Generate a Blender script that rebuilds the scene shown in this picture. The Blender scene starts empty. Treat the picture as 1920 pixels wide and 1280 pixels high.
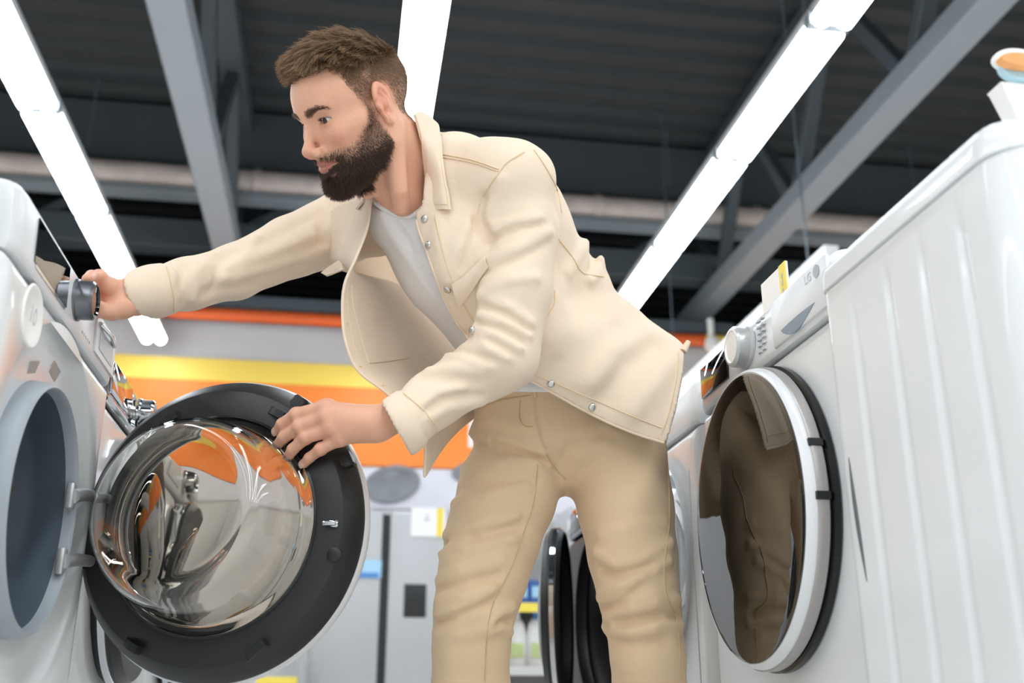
import bpy, bmesh, math, random
import numpy as np
from mathutils import Vector, Matrix
random.seed(7); np.random.seed(7)
SC = bpy.context.scene
COL = SC.collection
# ---------------------------------------------------------------- camera, world, exposure
H = 0.40                                   # lens height above the shop floor
FPX = 1950.0
PITCH = math.atan2(683.0, FPX)
YAW = math.atan2(330.0, math.hypot(FPX, 683.0))
cw = np.array([math.sin(YAW)*math.cos(PITCH), math.cos(YAW)*math.cos(PITCH), math.sin(PITCH)])
cr = np.array([math.cos(YAW), -math.sin(YAW), 0.0])
cu = np.cross(cr, cw)
cam = bpy.data.objects.new('camera', bpy.data.cameras.new('camera'))
COL.objects.link(cam)
cam.matrix_world = Matrix(((cr[0], cu[0], -cw[0], 0), (cr[1], cu[1], -cw[1], 0), (cr[2], cu[2], -cw[2], H), (0, 0, 0, 1)))
cam.data.sensor_width = 36.0
cam.data.lens = FPX/1920*36
cam.data.clip_start = 0.02
cam.data.dof.use_dof = True
cam.data.dof.focus_distance = 1.76
cam.data.dof.aperture_fstop = 3.2
SC.camera = cam
SC.view_settings.view_transform = 'Standard'
SC.view_settings.look = 'None'
SC.view_settings.gamma = 1.0
SC.view_settings.use_curve_mapping = False
SC.view_settings.exposure = 0.55
SC.cycles.use_denoising = True
SC.cycles.max_bounces = 10
SC.cycles.caustics_reflective = False
wd = bpy.data.worlds.new('shop_air'); SC.world = wd; wd.use_nodes = True
wd.node_tree.nodes['Background'].inputs[0].default_value = (0.86, 0.93, 1.0, 1)
wd.node_tree.nodes['Background'].inputs[1].default_value = 0.75
TUBE_E = 9.0

def strip_light(x, y0, y1, z, watt):       # the further tube rows of the hall, out of view
    l = bpy.data.lights.new('tube_row_light', 'AREA'); l.shape = 'RECTANGLE'; l.size = 0.22; l.size_y = y1-y0
    l.energy = watt; l.color = (0.95, 0.98, 1.0)
    o = bpy.data.objects.new('tube_row_light', l); COL.objects.link(o); o.location = (x, (y0+y1)/2, z)
LZ = 2.86+H
ROWX = (-1.645, 0.229, 2.01)
for x in (-5.2, -3.45, -1.645, 0.229, 2.01, 3.8, 5.5):
    if x in ROWX: strip_light(x, -7.0, 1.5, LZ-0.03, 70)
    else: strip_light(x, -7.0, 8.4, LZ-0.03, 110)

def at(px, py, Y):                         # a measured picture point at depth Y, as a place in the shop
    d = cw*FPX + cr*(px-960.0) - cu*(py-640.0)
    p = d*(Y/d[1]); return np.array([p[0], p[1], p[2]+H])
def atX(px, py, X):
    d = cw*FPX + cr*(px-960.0) - cu*(py-640.0)
    p = d*(X/d[0]); return np.array([p[0], p[1], p[2]+H])
def atpl(px, py, c, n):
    d = cw*FPX + cr*(px-960.0) - cu*(py-640.0); o = np.array([0, 0, H])
    return o + d*(np.dot(np.array(c)-o, n)/np.dot(d, n))

# ---------------------------------------------------------------- materials
def lin(c):
    if isinstance(c, str): c = [int(c[i:i+2], 16)/255 for i in (0, 2, 4)]
    return tuple(((v/12.92) if v <= 0.04045 else ((v+0.055)/1.055)**2.4) for v in c)+(1.0,)
MATS = {}
def mat(name, color, rough=0.5, metal=0.0, noise=0.0, nscale=30.0, bump=0.0, bscale=200.0, **kw):
    if name in MATS: return MATS[name]
    m = bpy.data.materials.new(name); m.use_nodes = True; MATS[name] = m
    nt = m.node_tree; b = nt.nodes['Principled BSDF']
    c = lin(color); b.inputs['Base Color'].default_value = c
    b.inputs['Roughness'].default_value = rough; b.inputs['Metallic'].default_value = metal
    for k, v in kw.items(): b.inputs[k.replace('_', ' ')].default_value = v
    tc = nt.nodes.new('ShaderNodeTexCoord')
    if noise > 0:
        n = nt.nodes.new('ShaderNodeTexNoise'); n.inputs['Scale'].default_value = nscale; n.inputs['Detail'].default_value = 4
        nt.links.new(tc.outputs['Object'], n.inputs['Vector'])
        mx = nt.nodes.new('ShaderNodeMix'); mx.data_type = 'RGBA'
        mx.inputs['A'].default_value = tuple(v*(1-noise) for v in c[:3])+(1,)
        mx.inputs['B'].default_value = tuple(min(1, v*(1+noise)) for v in c[:3])+(1,)
        nt.links.new(n.outputs['Fac'], mx.inputs['Factor']); nt.links.new(mx.outputs['Result'], b.inputs['Base Color'])
    if bump > 0:
        n = nt.nodes.new('ShaderNodeTexNoise'); n.inputs['Scale'].default_value = bscale; n.inputs['Detail'].default_value = 3
        nt.links.new(tc.outputs['Object'], n.inputs['Vector'])
        bp = nt.nodes.new('ShaderNodeBump'); bp.inputs['Strength'].default_value = bump; bp.inputs['Distance'].default_value = 0.002
        nt.links.new(n.outputs['Fac'], bp.inputs['Height']); nt.links.new(bp.outputs['Normal'], b.inputs['Normal'])
    return m
def emat(name, color, strength):
    if name in MATS: return MATS[name]
    m = bpy.data.materials.new(name); m.use_nodes = True; MATS[name] = m
    b = m.node_tree.nodes['Principled BSDF']; b.inputs['Base Color'].default_value = lin(color)
    b.inputs['Emission Color'].default_value = lin(color); b.inputs['Emission Strength'].default_value = strength
    return m
WHITE = mat('white_enamel', 'e6e9eb', 0.28, noise=0.012, nscale=8, Coat_Weight=0.3, Coat_Roughness=0.05)
WPLAS = mat('white_plastic', 'e4e7ea', 0.3, noise=0.012, nscale=20)
LGREY = mat('light_grey_plastic', 'c3c7cb', 0.35, noise=0.02)
GREYP = mat('grey_print', 'a9b0b6', 0.4, noise=0.02)
BLACKP = mat('black_plastic', '1d1f21', 0.42, noise=0.1, nscale=60, bump=0.08, bscale=700)
BLACKG = mat('black_glass', '07080a', 0.03, noise=0.05, Coat_Weight=0.6, Coat_Roughness=0.0)
DARKGL = mat('smoked_door_glass', '060504', 0.02, noise=0.05, IOR=2.1)
CHROME = mat('chrome', 'd9dcdf', 0.06, 1.0, noise=0.02)
STEEL = mat('brushed_steel', 'b6b9bc', 0.35, 1.0, noise=0.04, nscale=50)
KNOBM = mat('knob_dark_metal', '84888e', 0.3, 0.9, noise=0.04, nscale=60)
RUBBER = mat('grey_rubber', 'a0a9b1', 0.45, noise=0.05, nscale=20)
RUBBERD = mat('blue_grey_rubber', '4f5c67', 0.4, noise=0.08, nscale=12)
DRUM = mat('drum_steel', '5a5f64', 0.3, 0.9, noise=0.1, nscale=40)
GLASS = mat('clear_glass', 'fbfdfd', 0.0, noise=0.004, Transmission_Weight=1.0, IOR=1.48)
FRIDGE = mat('fridge_silver', 'b9bbbd', 0.38, 0.25, noise=0.02, nscale=4)
DARKGAP = mat('dark_recess', '26282a', 0.5, noise=0.1)
ORANGE = mat('orange_print', 'fd8d38', 0.5, noise=0.02, nscale=6)
YELLOW = mat('yellow_print', 'fbdc62', 0.5, noise=0.02, nscale=6)
ORANGEP = mat('orange_paint', 'e0622a', 0.4, noise=0.06, nscale=5)
YELLOWT = mat('yellow_tag', 'f4de5a', 0.5, noise=0.02)
PAPER = mat('white_paper', 'f6f6f4', 0.6, noise=0.01)
PALEPANEL = mat('pale_panel', 'd2d3d5', 0.55, noise=0.02, nscale=3)
LILAC = mat('pale_lilac_poster', 'dfe0ea', 0.5, noise=0.02, nscale=3)
PRINTG = mat('grey_poster_print', '85888e', 0.5, noise=0.12, nscale=5)
DECK = mat('dark_roof_deck', '3a3e41', 0.7, noise=0.12, nscale=3)
BEAMM = mat('dark_grey_steel', '4d565c', 0.6, noise=0.08, nscale=3)
BEAML = mat('grey_painted_steel', '8d969c', 0.55, noise=0.05, nscale=3)
BLACKW = mat('black_wall_paint', '17191b', 0.8, noise=0.1, nscale=2)
DUCT = mat('weathered_duct', 'dccfc8', 0.6, noise=0.35, nscale=4)
FLOORM = mat('pale_floor_tile', 'e6e4e0', 0.35, noise=0.03, nscale=2)
WALLM = mat('shop_wall_paint', 'c9c9c6', 0.7, noise=0.02, nscale=2)
WOODS = mat('brown_shelf', '8a6a4c', 0.6, noise=0.1, nscale=12)
HOUSING = mat('lamp_housing', 'b8bcbe', 0.5, noise=0.03)
TUBEM = emat('fluorescent_tube', 'f4faff', TUBE_E)
WIREM = mat('hanging_wire', '5b666d', 0.5, noise=0.05)

# ---------------------------------------------------------------- mesh helpers
class MB:
    def __init__(s): s.v = []; s.f = []; s.m = []
    def add(s, verts, faces, mi=0):
        o = len(s.v); s.v += [tuple(map(float, p)) for p in verts]; s.f += [tuple(i+o for i in f) for f in faces]; s.m += [mi]*len(faces); return s
    def box(s, lo, hi, bev=0.0, seg=2, M=None, mi=0):
        bm = bmesh.new(); bmesh.ops.create_cube(bm, size=1.0)
        lo = Vector(lo); hi = Vector(hi)
        for v in bm.verts: v.co = Vector([lo[i]+(v.co[i]+0.5)*(hi[i]-lo[i]) for i in range(3)])
        if bev > 0: bmesh.ops.bevel(bm, geom=list(bm.edges), offset=bev, segments=seg, profile=0.5, affect='EDGES')
        bm.verts.index_update()
        vs = [(M @ v.co if M else v.co) for v in bm.verts]; fs = [[v.index for v in f.verts] for f in bm.faces]; bm.free()
        return s.add(vs, fs, mi)
    def lathe(s, prof, M=None, n=64, closed=False, mi=0, a0=0.0, a1=2*math.pi):
        full = abs(a1-a0-2*math.pi) < 1e-6; k = n if full else n+1; vs = []; fs = []
        for (r, h) in prof:
            for i in range(k):
                a = a0+(a1-a0)*i/n; p = Vector((r*math.cos(a), r*math.sin(a), h)); vs.append(M @ p if M else p)
        m = len(prof)
        for j in range(m if closed else m-1):
            j2 = (j+1) % m
            for i in range(n):
                i2 = (i+1) % k; fs.append((j*k+i, j*k+i2, j2*k+i2, j2*k+i))
        return s.add(vs, fs, mi)
    def tube(s, pts, r, n=10, cap=True, mi=0):
        pts = [Vector(p) for p in pts]; R = r if hasattr(r, '__len__') else [r]*len(pts); vs = []; fs = []
        for i, p in enumerate(pts):
            t = (pts[min(i+1, len(pts)-1)]-pts[max(i-1, 0)]).normalized()
            a = t.orthogonal().normalized() if i == 0 else (a-t*a.dot(t)).normalized()
            b = t.cross(a)
            for j in range(n):
                q = 2*math.pi*j/n; vs.append(p+(a*math.cos(q)+b*math.sin(q))*R[i])
        for i in range(len(pts)-1):
            for j in range(n): fs.append((i*n+j, i*n+(j+1) % n, (i+1)*n+(j+1) % n, (i+1)*n+j))
        if cap: fs.append(tuple(range(n))[::-1]); fs.append(tuple(range((len(pts)-1)*n, len(pts)*n)))
        return s.add(vs, fs, mi)
    def build(s, name, mats, parent=None, smooth=True, ang=40):
        me = bpy.data.meshes.new(name); me.from_pydata(s.v, [], s.f)
        mats = mats if isinstance(mats, (list, tuple)) else [mats]
        for m in mats: me.materials.append(m)
        if len(mats) > 1: me.polygons.foreach_set('material_index', s.m)
        bm = bmesh.new(); bm.from_mesh(me); bmesh.ops.recalc_face_normals(bm, faces=bm.faces); bm.to_mesh(me); bm.free()
        if smooth:
            me.polygons.foreach_set('use_smooth', [True]*len(me.polygons)); me.set_sharp_from_angle(angle=math.radians(ang))
        o = bpy.data.objects.new(name, me); COL.objects.link(o)
        if parent: o.parent = parent
        return o
def tag(o, label=None, cat=None, group=None, kind=None):
    if label: o['label'] = label
    if cat: o['category'] = cat
    if group: o['group'] = group
    if kind: o['kind'] = kind
    return o
def thing(name, label, cat, loc=(0, 0, 0), rz=0.0, group=None):
    o = bpy.data.objects.new(name, None); COL.objects.link(o); o.location = loc; o.rotation_euler = (0, 0, rz); o.empty_display_size = 0.1
    return tag(o, label, cat, group)
def frame(c, n, up=(0, 0, 1)):             # matrix whose z axis is n, x axis level
    n = Vector(n).normalized(); x = Vector(up).cross(n).normalized(); y = n.cross(x)
    return Matrix(((x[0], y[0], n[0], c[0]), (x[1], y[1], n[1], c[1]), (x[2], y[2], n[2], c[2]), (0, 0, 0, 1)))
def text(name, body, size, M, m, parent=None, depth=0.0004):
    cu_ = bpy.data.curves.new(name, 'FONT'); cu_.body = body; cu_.size = size; cu_.extrude = depth; cu_.align_x = 'CENTER'; cu_.align_y = 'CENTER'
    t_ = bpy.data.objects.new(name, cu_); COL.objects.link(t_); bpy.context.view_layer.update()
    me = bpy.data.meshes.new_from_object(t_.evaluated_get(bpy.context.evaluated_depsgraph_get())); bpy.data.objects.remove(t_)
    me.name = name; me.materials.clear(); me.materials.append(m); o = bpy.data.objects.new(name, me); COL.objects.link(o); o.parent = parent; o.matrix_local = M
    return o

# ---------------------------------------------------------------- the hall
def struct(o): o['kind'] = 'structure'; return o
DZ = 5.0+H; YW = 8.75
struct(MB().box((-9, -8, -0.1), (9, 20, 0)).build('floor', FLOORM, smooth=False))
mb = MB()                                   # corrugated roof deck, ribs running across the hall
ys = np.arange(-8, 20.01, 0.30); vs = []; fs = []
for y in ys:
    for dy, dz in ((0, 0), (0.11, 0), (0.15, 0.07), (0.26, 0.07)):
        for x in (-9, 9): vs.append((x, y+dy, DZ+dz))
for i in range(len(vs)//2-1): fs.append((2*i, 2*i+1, 2*i+3, 2*i+2))
mb.add(vs, fs); mb.box((-9, -8, DZ+0.1), (9, 20, DZ+0.2))
struct(mb.build('ceiling', DECK, smooth=False))
struct(MB().box((-9.1, -8, 0), (-9, 20, DZ)).build('wall_left', WALLM, smooth=False))
struct(MB().box((9, -8, 0), (9.1, 20, DZ)).build('wall_right', WALLM, smooth=False))
struct(MB().box((-9, -8.1, 0), (9, -8, DZ)).build('wall_rear', WALLM, smooth=False))
struct(MB().box((-9, 20, 0), (9, 20.1, DZ)).build('wall_far', BLACKW, smooth=False))
# partition wall behind the fridges carrying the signs
ptop = at(450, 603, YW)[2]
struct(MB().box((-9, YW, 0), (9, YW+0.15, ptop), 0.01, 1).build('wall_partition', PALEPANEL))
zb = [at(450, y, YW)[2] for y in (676, 718, 866)]
s = thing('wall_sign', 'long orange wall sign with a yellow stripe along its top edge', 'sign', (0, YW, 0))
MB().box((-9, -0.03, zb[1]), (9, 0, zb[0]), 0.004, 1).build('yellow_stripe', YELLOW, s)
MB().box((-9, -0.03, zb[2]), (9, 0, zb[1]), 0.004, 1).build('orange_board', ORANGE, s)
for (x0, x1, y0, y1) in ((886, 908, 765, 806), (878, 888, 790, 838)):   # the white lettering that shows beside the jacket tail
    a = at(x0, y1, YW-0.03); b = at(x1, y0, YW-0.03)
    MB().box((a[0], -0.034, a[2]), (b[0], -0.03, b[2]), 0.0015, 1).build('white_letter_stroke', PAPER, s)
zl = at(760, 955, YW)[2]
s = thing('wall_poster', 'pale lilac poster strip with blurred grey pan shapes above the fridge', 'poster', (0, YW, 0))
MB().box((-1.5, -0.02, zl), (9, 0, zb[2]-0.01), 0.004, 1).build('poster_sheet', LILAC, s)
for (px, py, rx, rz, tilt) in ((735, 908, 0.24, 0.16, 0.25), (905, 885, 0.27, 0.11, 0.1)):
    c = at(px, py, YW-0.02)
    M = Matrix.Translation((c[0], -0.022, c[2])) @ Matrix.Rotation(math.pi/2, 4, 'X') @ Matrix.Rotation(tilt, 4, 'Z') @ Matrix.Diagonal((rx, rz, 1, 1))
    MB().lathe([(0.0, 0.0), (0.75, 0.004), (0.8, 0.012), (1, 0.012), (1.0, 0.0)], M, 32).build('printed_shape', PRINTG, s)

# roof steel
def bar(a, b, w, h, m, name, mbx=None):     # rectangular bar from a to b
    a = Vector(a); b = Vector(b); z = (b-a).normalized(); x = z.cross(Vector((0, 0, 1)))
    x = x.normalized() if x.length > 1e-4 else Vector((1, 0, 0)); y = z.cross(x); L = (b-a).length
    M = Matrix(((x[0], y[0], z[0], a[0]), (x[1], y[1], z[1], a[1]), (x[2], y[2], z[2], a[2]), (0, 0, 0, 1)))
    mb_ = mbx or MB(); mb_.box((-w/2, -h/2, 0), (w/2, h/2, L), 0.008, 1, M)
    return mb_ if mbx else mb_.build(name, m)
BZ = 3.6+H
for X, y1 in ((-1.09, 10.5), (3.27, 9.6)):
    r = struct(thing('ceiling_truss', None, None, (0, 0, 0))); r['kind'] = 'structure'
    bar((X, -6, BZ), (X, y1, BZ), 0.21, 0.16, BEAML, 'bottom_chord').parent = r
    bar((X, -6, DZ-0.12), (X, y1, DZ-0.12), 0.2, 0.16, BEAMM, 'top_chord').parent = r
    k = 0; y = -5.2
    while y < y1-0.8:
        za, zb_ = (BZ, DZ-0.12)
        bar((X, y, za), (X, y+0.85, zb_), 0.1, 0.1, BEAMM, 'diagonal').parent = r
        bar((X, y, za), (X, y-0.85, zb_), 0.1, 0.1, BEAMM, 'diagonal').parent = r
        y += 1.7
for X in (-5.4, 7.4):
    r = struct(thing('ceiling_truss', None, None))
    bar((X, -6, BZ), (X, 10.5, BZ), 0.21, 0.16, BEAML, 'bottom_chord').parent = r
# the deep beam across the hall, pipes below it
struct(MB().box((-9, 8.35, 4.46+H), (9, 8.6, DZ), 0.01, 1).build('ceiling_cross_beam', BEAMM))
struct(MB().box((-9, 8.5, 3.72+H), (9, 8.72, 3.98+H), 0.01, 1).build('ceiling_cross_beam', BEAMM))
for x in np.arange(-8, 9, 1.75):
    struct(bar((x, 8.6, 3.95+H), (x+0.85, 8.6, 4.5+H), 0.09, 0.09, BEAMM, 'ceiling_strut'))
t = thing('ventilation_duct', 'mottled pinkish grey duct running across under the dark roof', 'duct')
MB().tube([(-9, 8.25, 4.24+H), (9, 8.25, 4.24+H)], 0.115, 20).build('duct_pipe', DUCT, t)
MB().box((-9, 8.16, 4.06+H), (9, 8.34, 4.12+H), 0.005, 1).build('cable_tray', BEAML, t)
for x in np.arange(-8.4, 9, 1.5):
    MB().lathe([(0.118, -0.03), (0.13, -0.03), (0.13, 0.03), (0.118, 0.03)], Matrix.Translation((x, 8.25, 4.24+H)) @ Matrix.Rotation(math.pi/2, 4, 'Y'), 20).build('duct_collar', DUCT, t)
t = thing('orange_pipe', 'thin orange pipe running across above the pale wall panel', 'pipe')
MB().tube([(-9, 8.5, 3.12+H), (3.12, 8.5, 3.12+H)], 0.055, 14).build('pipe_run', ORANGEP, t)
MB().tube([(3.12, 8.5, 3.12+H), (3.45, 8.5, 3.12+H)], 0.06, 14).build('yellow_end', YELLOW, t)
MB().box((-9, 8.46, 3.19+H), (3.4, 8.56, 3.29+H), 0.005, 1).build('support_rail', BEAMM, t)
p = at(1330, 612, 8.45)
MB().lathe([(0.0, -0.05), (0.06, -0.05), (0.075, 0.0), (0.06, 0.05), (0.0, 0.05)], Matrix.Translation((p[0], 8.4, 3.05+H)), 16).build('white_clamp', PAPER, t)
MB().tube([(p[0], 8.42, 3.02+H), (p[0], 8.42, 3.3+H)], 0.03, 10).build('clamp_hanger', PAPER, t)
# pale header panel seen above the dryer
X0 = 2.55
c1 = atX(1545, 457, X0); c2 = atX(1390, 585, X0)
t = thing('header_board', 'pale hanging header panel rising behind the white dryer and its price card', 'panel')
MB().box((X0, c1[1], c1[2]-0.55), (X0+0.09, 8.4, c1[2]), 0.01, 2).build('panel_board', PALEPANEL, t)
for y in (c1[1]+0.3, 7.8): MB().tube([(X0+0.045, y, c1[2]), (X0+0.045, y, DZ)], 0.006, 6).build('hanging_rod', WIREM, t)

# ---------------------------------------------------------------- fluorescent rows
def fixture(x, y0, y1, label, n):
    t = thing('fluorescent_light', label, 'light', (x, (y0+y1)/2, LZ), 0, 'twin tube lights in ceiling rows')
    L = (y1-y0)/2-0.03
    MB().box((-0.085, -L-0.03, 0.03), (0.085, L+0.03, 0.09), 0.008, 2).build('housing', HOUSING, t)
    for sx in (-0.055, 0.055):
        mb = MB(); prof = [(0.0, -L), (0.03, -L), (0.042, -L+0.012), (0.042, L-0.012), (0.03, L), (0.0, L)]
        mb.lathe(prof, Matrix.Translation((sx, 0, 0)) @ Matrix.Rotation(math.pi/2, 4, 'X'), 14).build('tube', TUBEM, t)
    for sy in (-1, 1): MB().box((-0.1, sy*(L+0.014)-0.012, -0.012), (0.1, sy*(L+0.014)+0.012, 0.05), 0.004, 1).build('end_holder', BEAML, t)
ordn = ['first', 'second', 'third', 'fourth', 'fifth', 'sixth', 'seventh']
LJ = 4.916
for x, rown, js in ((ROWX[0], 'left row', [LJ+1.2*k for k in range(-1, 3)]), (ROWX[1], 'row behind the man', [3.6+1.2*k for k in range(-1, 4)]), (ROWX[2], 'right row', [3.644+1.2*k for k in range(-1, 4)])):
    for i, y in enumerate(js):
        fixture(x, y, y+1.2, f'bright twin tube light, {ordn[i]} from the top in the {rown} of tubes', i)
def wire(p, q, label):
    tag(MB().tube([p, q], 0.008, 6).build('hanging_wire', WIREM), label, 'wire', 'wires hanging from the roof')
for (a, b, Y, label) in (((207, -60), (165, 275), 8.0, 'thin wire hanging left of the leftmost roof truss'), ((1222, -60), (1255, 345), 8.0, 'thin wire hanging between the man and the right light row'), ((1683, 200), (1718, 380), 8.0, 'thin wire hanging below the right roof truss'), ((1500, -30), (1510, 45), 4.6, 'short wire holding the top of the right light row')):
    p = at(*b, Y); q = np.array([p[0], Y, DZ]); p2 = p
    wire(tuple(q), tuple(p2), label)
# ================================================================ machines
PZ = 0.15                                   # podium top
for nm, lb, x0, x1 in (('display_podium', 'low white podium under the left row of washers', -1.1, -0.36), ('display_podium', 'low white podium under the right row of dryers', 0.62, 1.5)):
    t = thing(nm, lb, 'podium', ((x0+x1)/2, 2.5, 0))
    w = (x1-x0)/2
    MB().box((-w, -3.2, 0.02), (w, 2.6, PZ), 0.008, 2).build('platform', WHITE, t)
    MB().box((-w+0.03, -3.15, 0.0), (w-0.03, 2.55, 0.02)).build('kick_plate', DARKGAP, t)

def rect_loop(inset, x, y0, y1, z0, z1, cy, cz, angs):
    y0 += inset; y1 -= inset; z0 += inset; z1 -= inset; out = []
    for a in angs:
        c, s_ = math.cos(a), math.sin(a); t = 1e9
        if c > 1e-9: t = min(t, (y1-cy)/c)
        if c < -1e-9: t = min(t, (y0-cy)/c)
        if s_ > 1e-9: t = min(t, (z1-cz)/s_)
        if s_ < -1e-9: t = min(t, (z0-cz)/s_)
        out.append((x, cy+c*t, cz+s_*t))
    return out
def cabinet(W, D, z0, z1, cy, cz, prof, r=0.02):
    """shell with a rounded front edge and a round front well (prof: radius, x)"""
    h = W/2
    angs = sorted(set([2*math.pi*i/96 for i in range(96)] + [math.atan2(zz-cz, yy-cy) % (2*math.pi) for yy in (-h, h) for zz in (z0, z1)]))
    loops = [rect_loop(0, -D, -h, h, z0, z1, cy, cz, angs)]
    for k in range(6):
        a = math.pi/2*k/5; loops.append(rect_loop(r*(1-math.cos(a)), -r*(1-math.sin(a)), -h, h, z0, z1, cy, cz, angs))
    for (R, x) in prof: loops.append([(x, cy+R*math.cos(a), cz+R*math.sin(a)) for a in angs])
    n = len(angs); vs = [p for l in loops for p in l]; fs = []
    for j in range(len(loops)-1):
        for i in range(n): fs.append((j*n+i, j*n+(i+1) % n, (j+1)*n+(i+1) % n, (j+1)*n+i))
    fs.append(tuple(range(n))[::-1]); fs.append(tuple(range((len(loops)-1)*n, len(loops)*n)))
    return MB().add(vs, fs)
AX = Matrix(((0, 0, 1, 0), (1, 0, 0, 0), (0, 1, 0, 0), (0, 0, 0, 1)))    # lathe axis z -> local x, lathe x -> y, y -> z
def axm(x, y, z): return Matrix.Translation((x, y, z)) @ AX
def feet(root, W, D):
    for y in (-W/2+0.06, W/2-0.06):
        for x in (-0.07, -D+0.07):
            MB().lathe([(0, 0), (0.022, 0), (0.022, 0.008), (0.012, 0.01), (0.012, 0.022), (0, 0.022)], Matrix.Translation((x, y, 0)), 14).build('foot', BLACKP, root)

def knob(root, x, y, z, r, l, m, mface, label=None):
    k = MB().lathe([(0.0, -0.002), (r*1.08, -0.002), (r*1.08, 0.003), (r, 0.005), (r, l-0.004), (r-0.004, l), (r*0.8, l)], axm(x, y, z), 48).build('knob', m, root)
    MB().lathe([(r*0.8, l), (r*0.76, l-0.003), (0.0, l-0.003)], axm(x, y, z), 40).build('knob_face', mface, k)
    MB().box((x+l-0.004, y-0.0015, z+r*0.45), (x+l-0.0022, y+0.0015, z+r*0.75)).build('pointer', PAPER, k)
    if label: k['label'] = label
    return k

# ---------------- the open white washer, front at x = -0.42
XL = -0.42; YL = 1.54; TL = 0.624+H
wash = thing('washing_machine', 'white front loading washing machine on the left with its round door open', 'washing machine', (XL, YL, PZ))
gz = 0.262+H-PZ                             # centre height of the opening in local z
top = TL-PZ; seam = 0.528+H-PZ
cabinet(0.598, 0.6, 0.022, seam-0.002, 0.0, gz, [(0.262, 0.0), (0.258, -0.003), (0.25, -0.010), (0.215, -0.022), (0.19, -0.026), (0.178, -0.026), (0.178, -0.19), (0.24, -0.195), (0.24, -0.55)], 0.022).build('cabinet', WHITE, wash)
feet(wash, 0.6, 0.6)
# control panel: a bowed, rounded block the full width
mb = MB(); prof = []
for (x, z) in ((-0.60, seam), (-0.001, seam), (0.001, seam+0.003), (0.002, seam+0.012), (-0.001, top-0.014), (-0.004, top-0.006), (-0.010, top-0.0015), (-0.018, top), (-0.60, top)): prof.append((x, z))
ysl = [-0.299, -0.297, -0.285, -0.26, -0.15, 0, 0.15, 0.26, 0.285, 0.297, 0.299]; ins = [0.016, 0.008, 0.002, 0, 0, 0, 0, 0, 0.002, 0.008, 0.016]
vs = [(x-(d if x > -0.3 else 0), y, z-(d*0.4 if z > seam+0.05 else 0)) for y, d in zip(ysl, ins) for (x, z) in prof]; n = len(prof); fs = []
for j in range(len(ysl)-1):
    for i in range(n): fs.append((j*n+i, j*n+(i+1) % n, (j+1)*n+(i+1) % n, (j+1)*n+i))
fs.append(tuple(range(n))); fs.append(tuple(range((len(ysl)-1)*n, len(ysl)*n))[::-1])
panel = mb.add(vs, fs).build('control_panel', WPLAS, wash)
def wl(px, py, X): p = atX(px, py, X); return (p[0]-XL, p[1]-YL, p[2]-PZ)
def plate(pts, th, name, m, par, x0=None):  # flat plate with given outline on a front face (local coords)
    vs = [(p[0]+th, p[1], p[2]) for p in pts]+[(p[0]-0.003, p[1], p[2]) for p in pts]; n = len(pts)
    return MB().add(vs, [tuple(range(n)), tuple(range(n, 2*n))[::-1]]+[(i, (i+1) % n, n+(i+1) % n, n+i) for i in range(n)]).build(name, m, par)
def pan_x(z): return 0.002-0.003*(z-seam-0.012)/(top-0.014-seam-0.012)
def prect(y0, y1, z0, z1): return [(pan_x(z), y, z) for (y, z) in ((y0, z0), (y1, z0), (y1, z1), (y0, z1))]
plate(prect(-0.215, -0.045, seam+0.018, top-0.016), 0.0015, 'display', BLACKG, panel)
plate(prect(-0.208, -0.052, seam+0.0125, seam+0.0175), 0.0012, 'display_trim', CHROME, panel)
knob(panel, pan_x(seam+0.05), 0.012, 0.580+H-PZ, 0.030, 0.028, KNOBM, BLACKG, 'dark metal program knob held by the man')
for k in range(5):
    plate(prect(0.06+0.012*k, 0.064+0.012*k, seam+0.016, seam+0.020), 0.0008, 'marking', GREYP, panel)
dr = plate(prect(0.14, 0.285, seam+0.014, top-0.020), 0.003, 'detergent_drawer', WPLAS, wash)
plate([(x+0.002, y, z) for (x, y, z) in prect(0.165, 0.265, seam+0.026, seam+0.062)], 0.002, 'handle_recess', LGREY, dr)
MB().tube([(pan_x(seam+0.06)+0.004, 0.155, seam+0.066), (pan_x(seam+0.06)+0.012, 0.21, seam+0.064), (pan_x(seam+0.06)+0.004, 0.27, seam+0.066)], 0.004, 10).build('drawer_handle', CHROME, dr)
# rubber gasket, drum
g = MB().lathe([(0.178, -0.028), (0.1765, -0.010), (0.173, 0.000), (0.169, 0.004), (0.1675, 0.003), (0.1655, -0.002), (0.164, -0.014)], axm(0, 0, gz), 96).build('door_gasket', RUBBER, wash)
MB().lathe([(0.164, -0.014), (0.1625, -0.055), (0.163, -0.062), (0.1605, -0.070), (0.157, -0.095), (0.150, -0.112), (0.145, -0.118), (0.143, -0.123), (0.148, -0.130), (0.165, -0.185)], axm(0, 0, gz), 96).build('bellows', RUBBERD, g)
d = MB().lathe([(0.160, -0.165), (0.205, -0.17), (0.225, -0.2), (0.23, -0.22), (0.23, -0.5), (0.2, -0.53), (0.0, -0.535)], axm(0, 0, gz), 64).build('drum', DRUM, wash)
for a in (0.4, 2.5, 4.6):
    M = axm(0, 0, gz) @ Matrix.Rotation(a, 4, 'Z')
    MB().box((0.17, -0.03, -0.49), (0.235, 0.03, -0.23), 0.02, 3, M).build('drum_paddle', DRUM, d)
for k in range(11):                         # spring coils of the gasket clamp that show at the near side
    a = math.radians(168+2.2*k)
    c = Vector((-0.10, 0.155*math.cos(a), gz+0.155*math.sin(a)))
    MB().tube([c+Vector((-0.012, 0, 0)), c+Vector((0.006, 0, 0))], 0.0018, 6).build('gasket_rib', RUBBERD, g)
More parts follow.
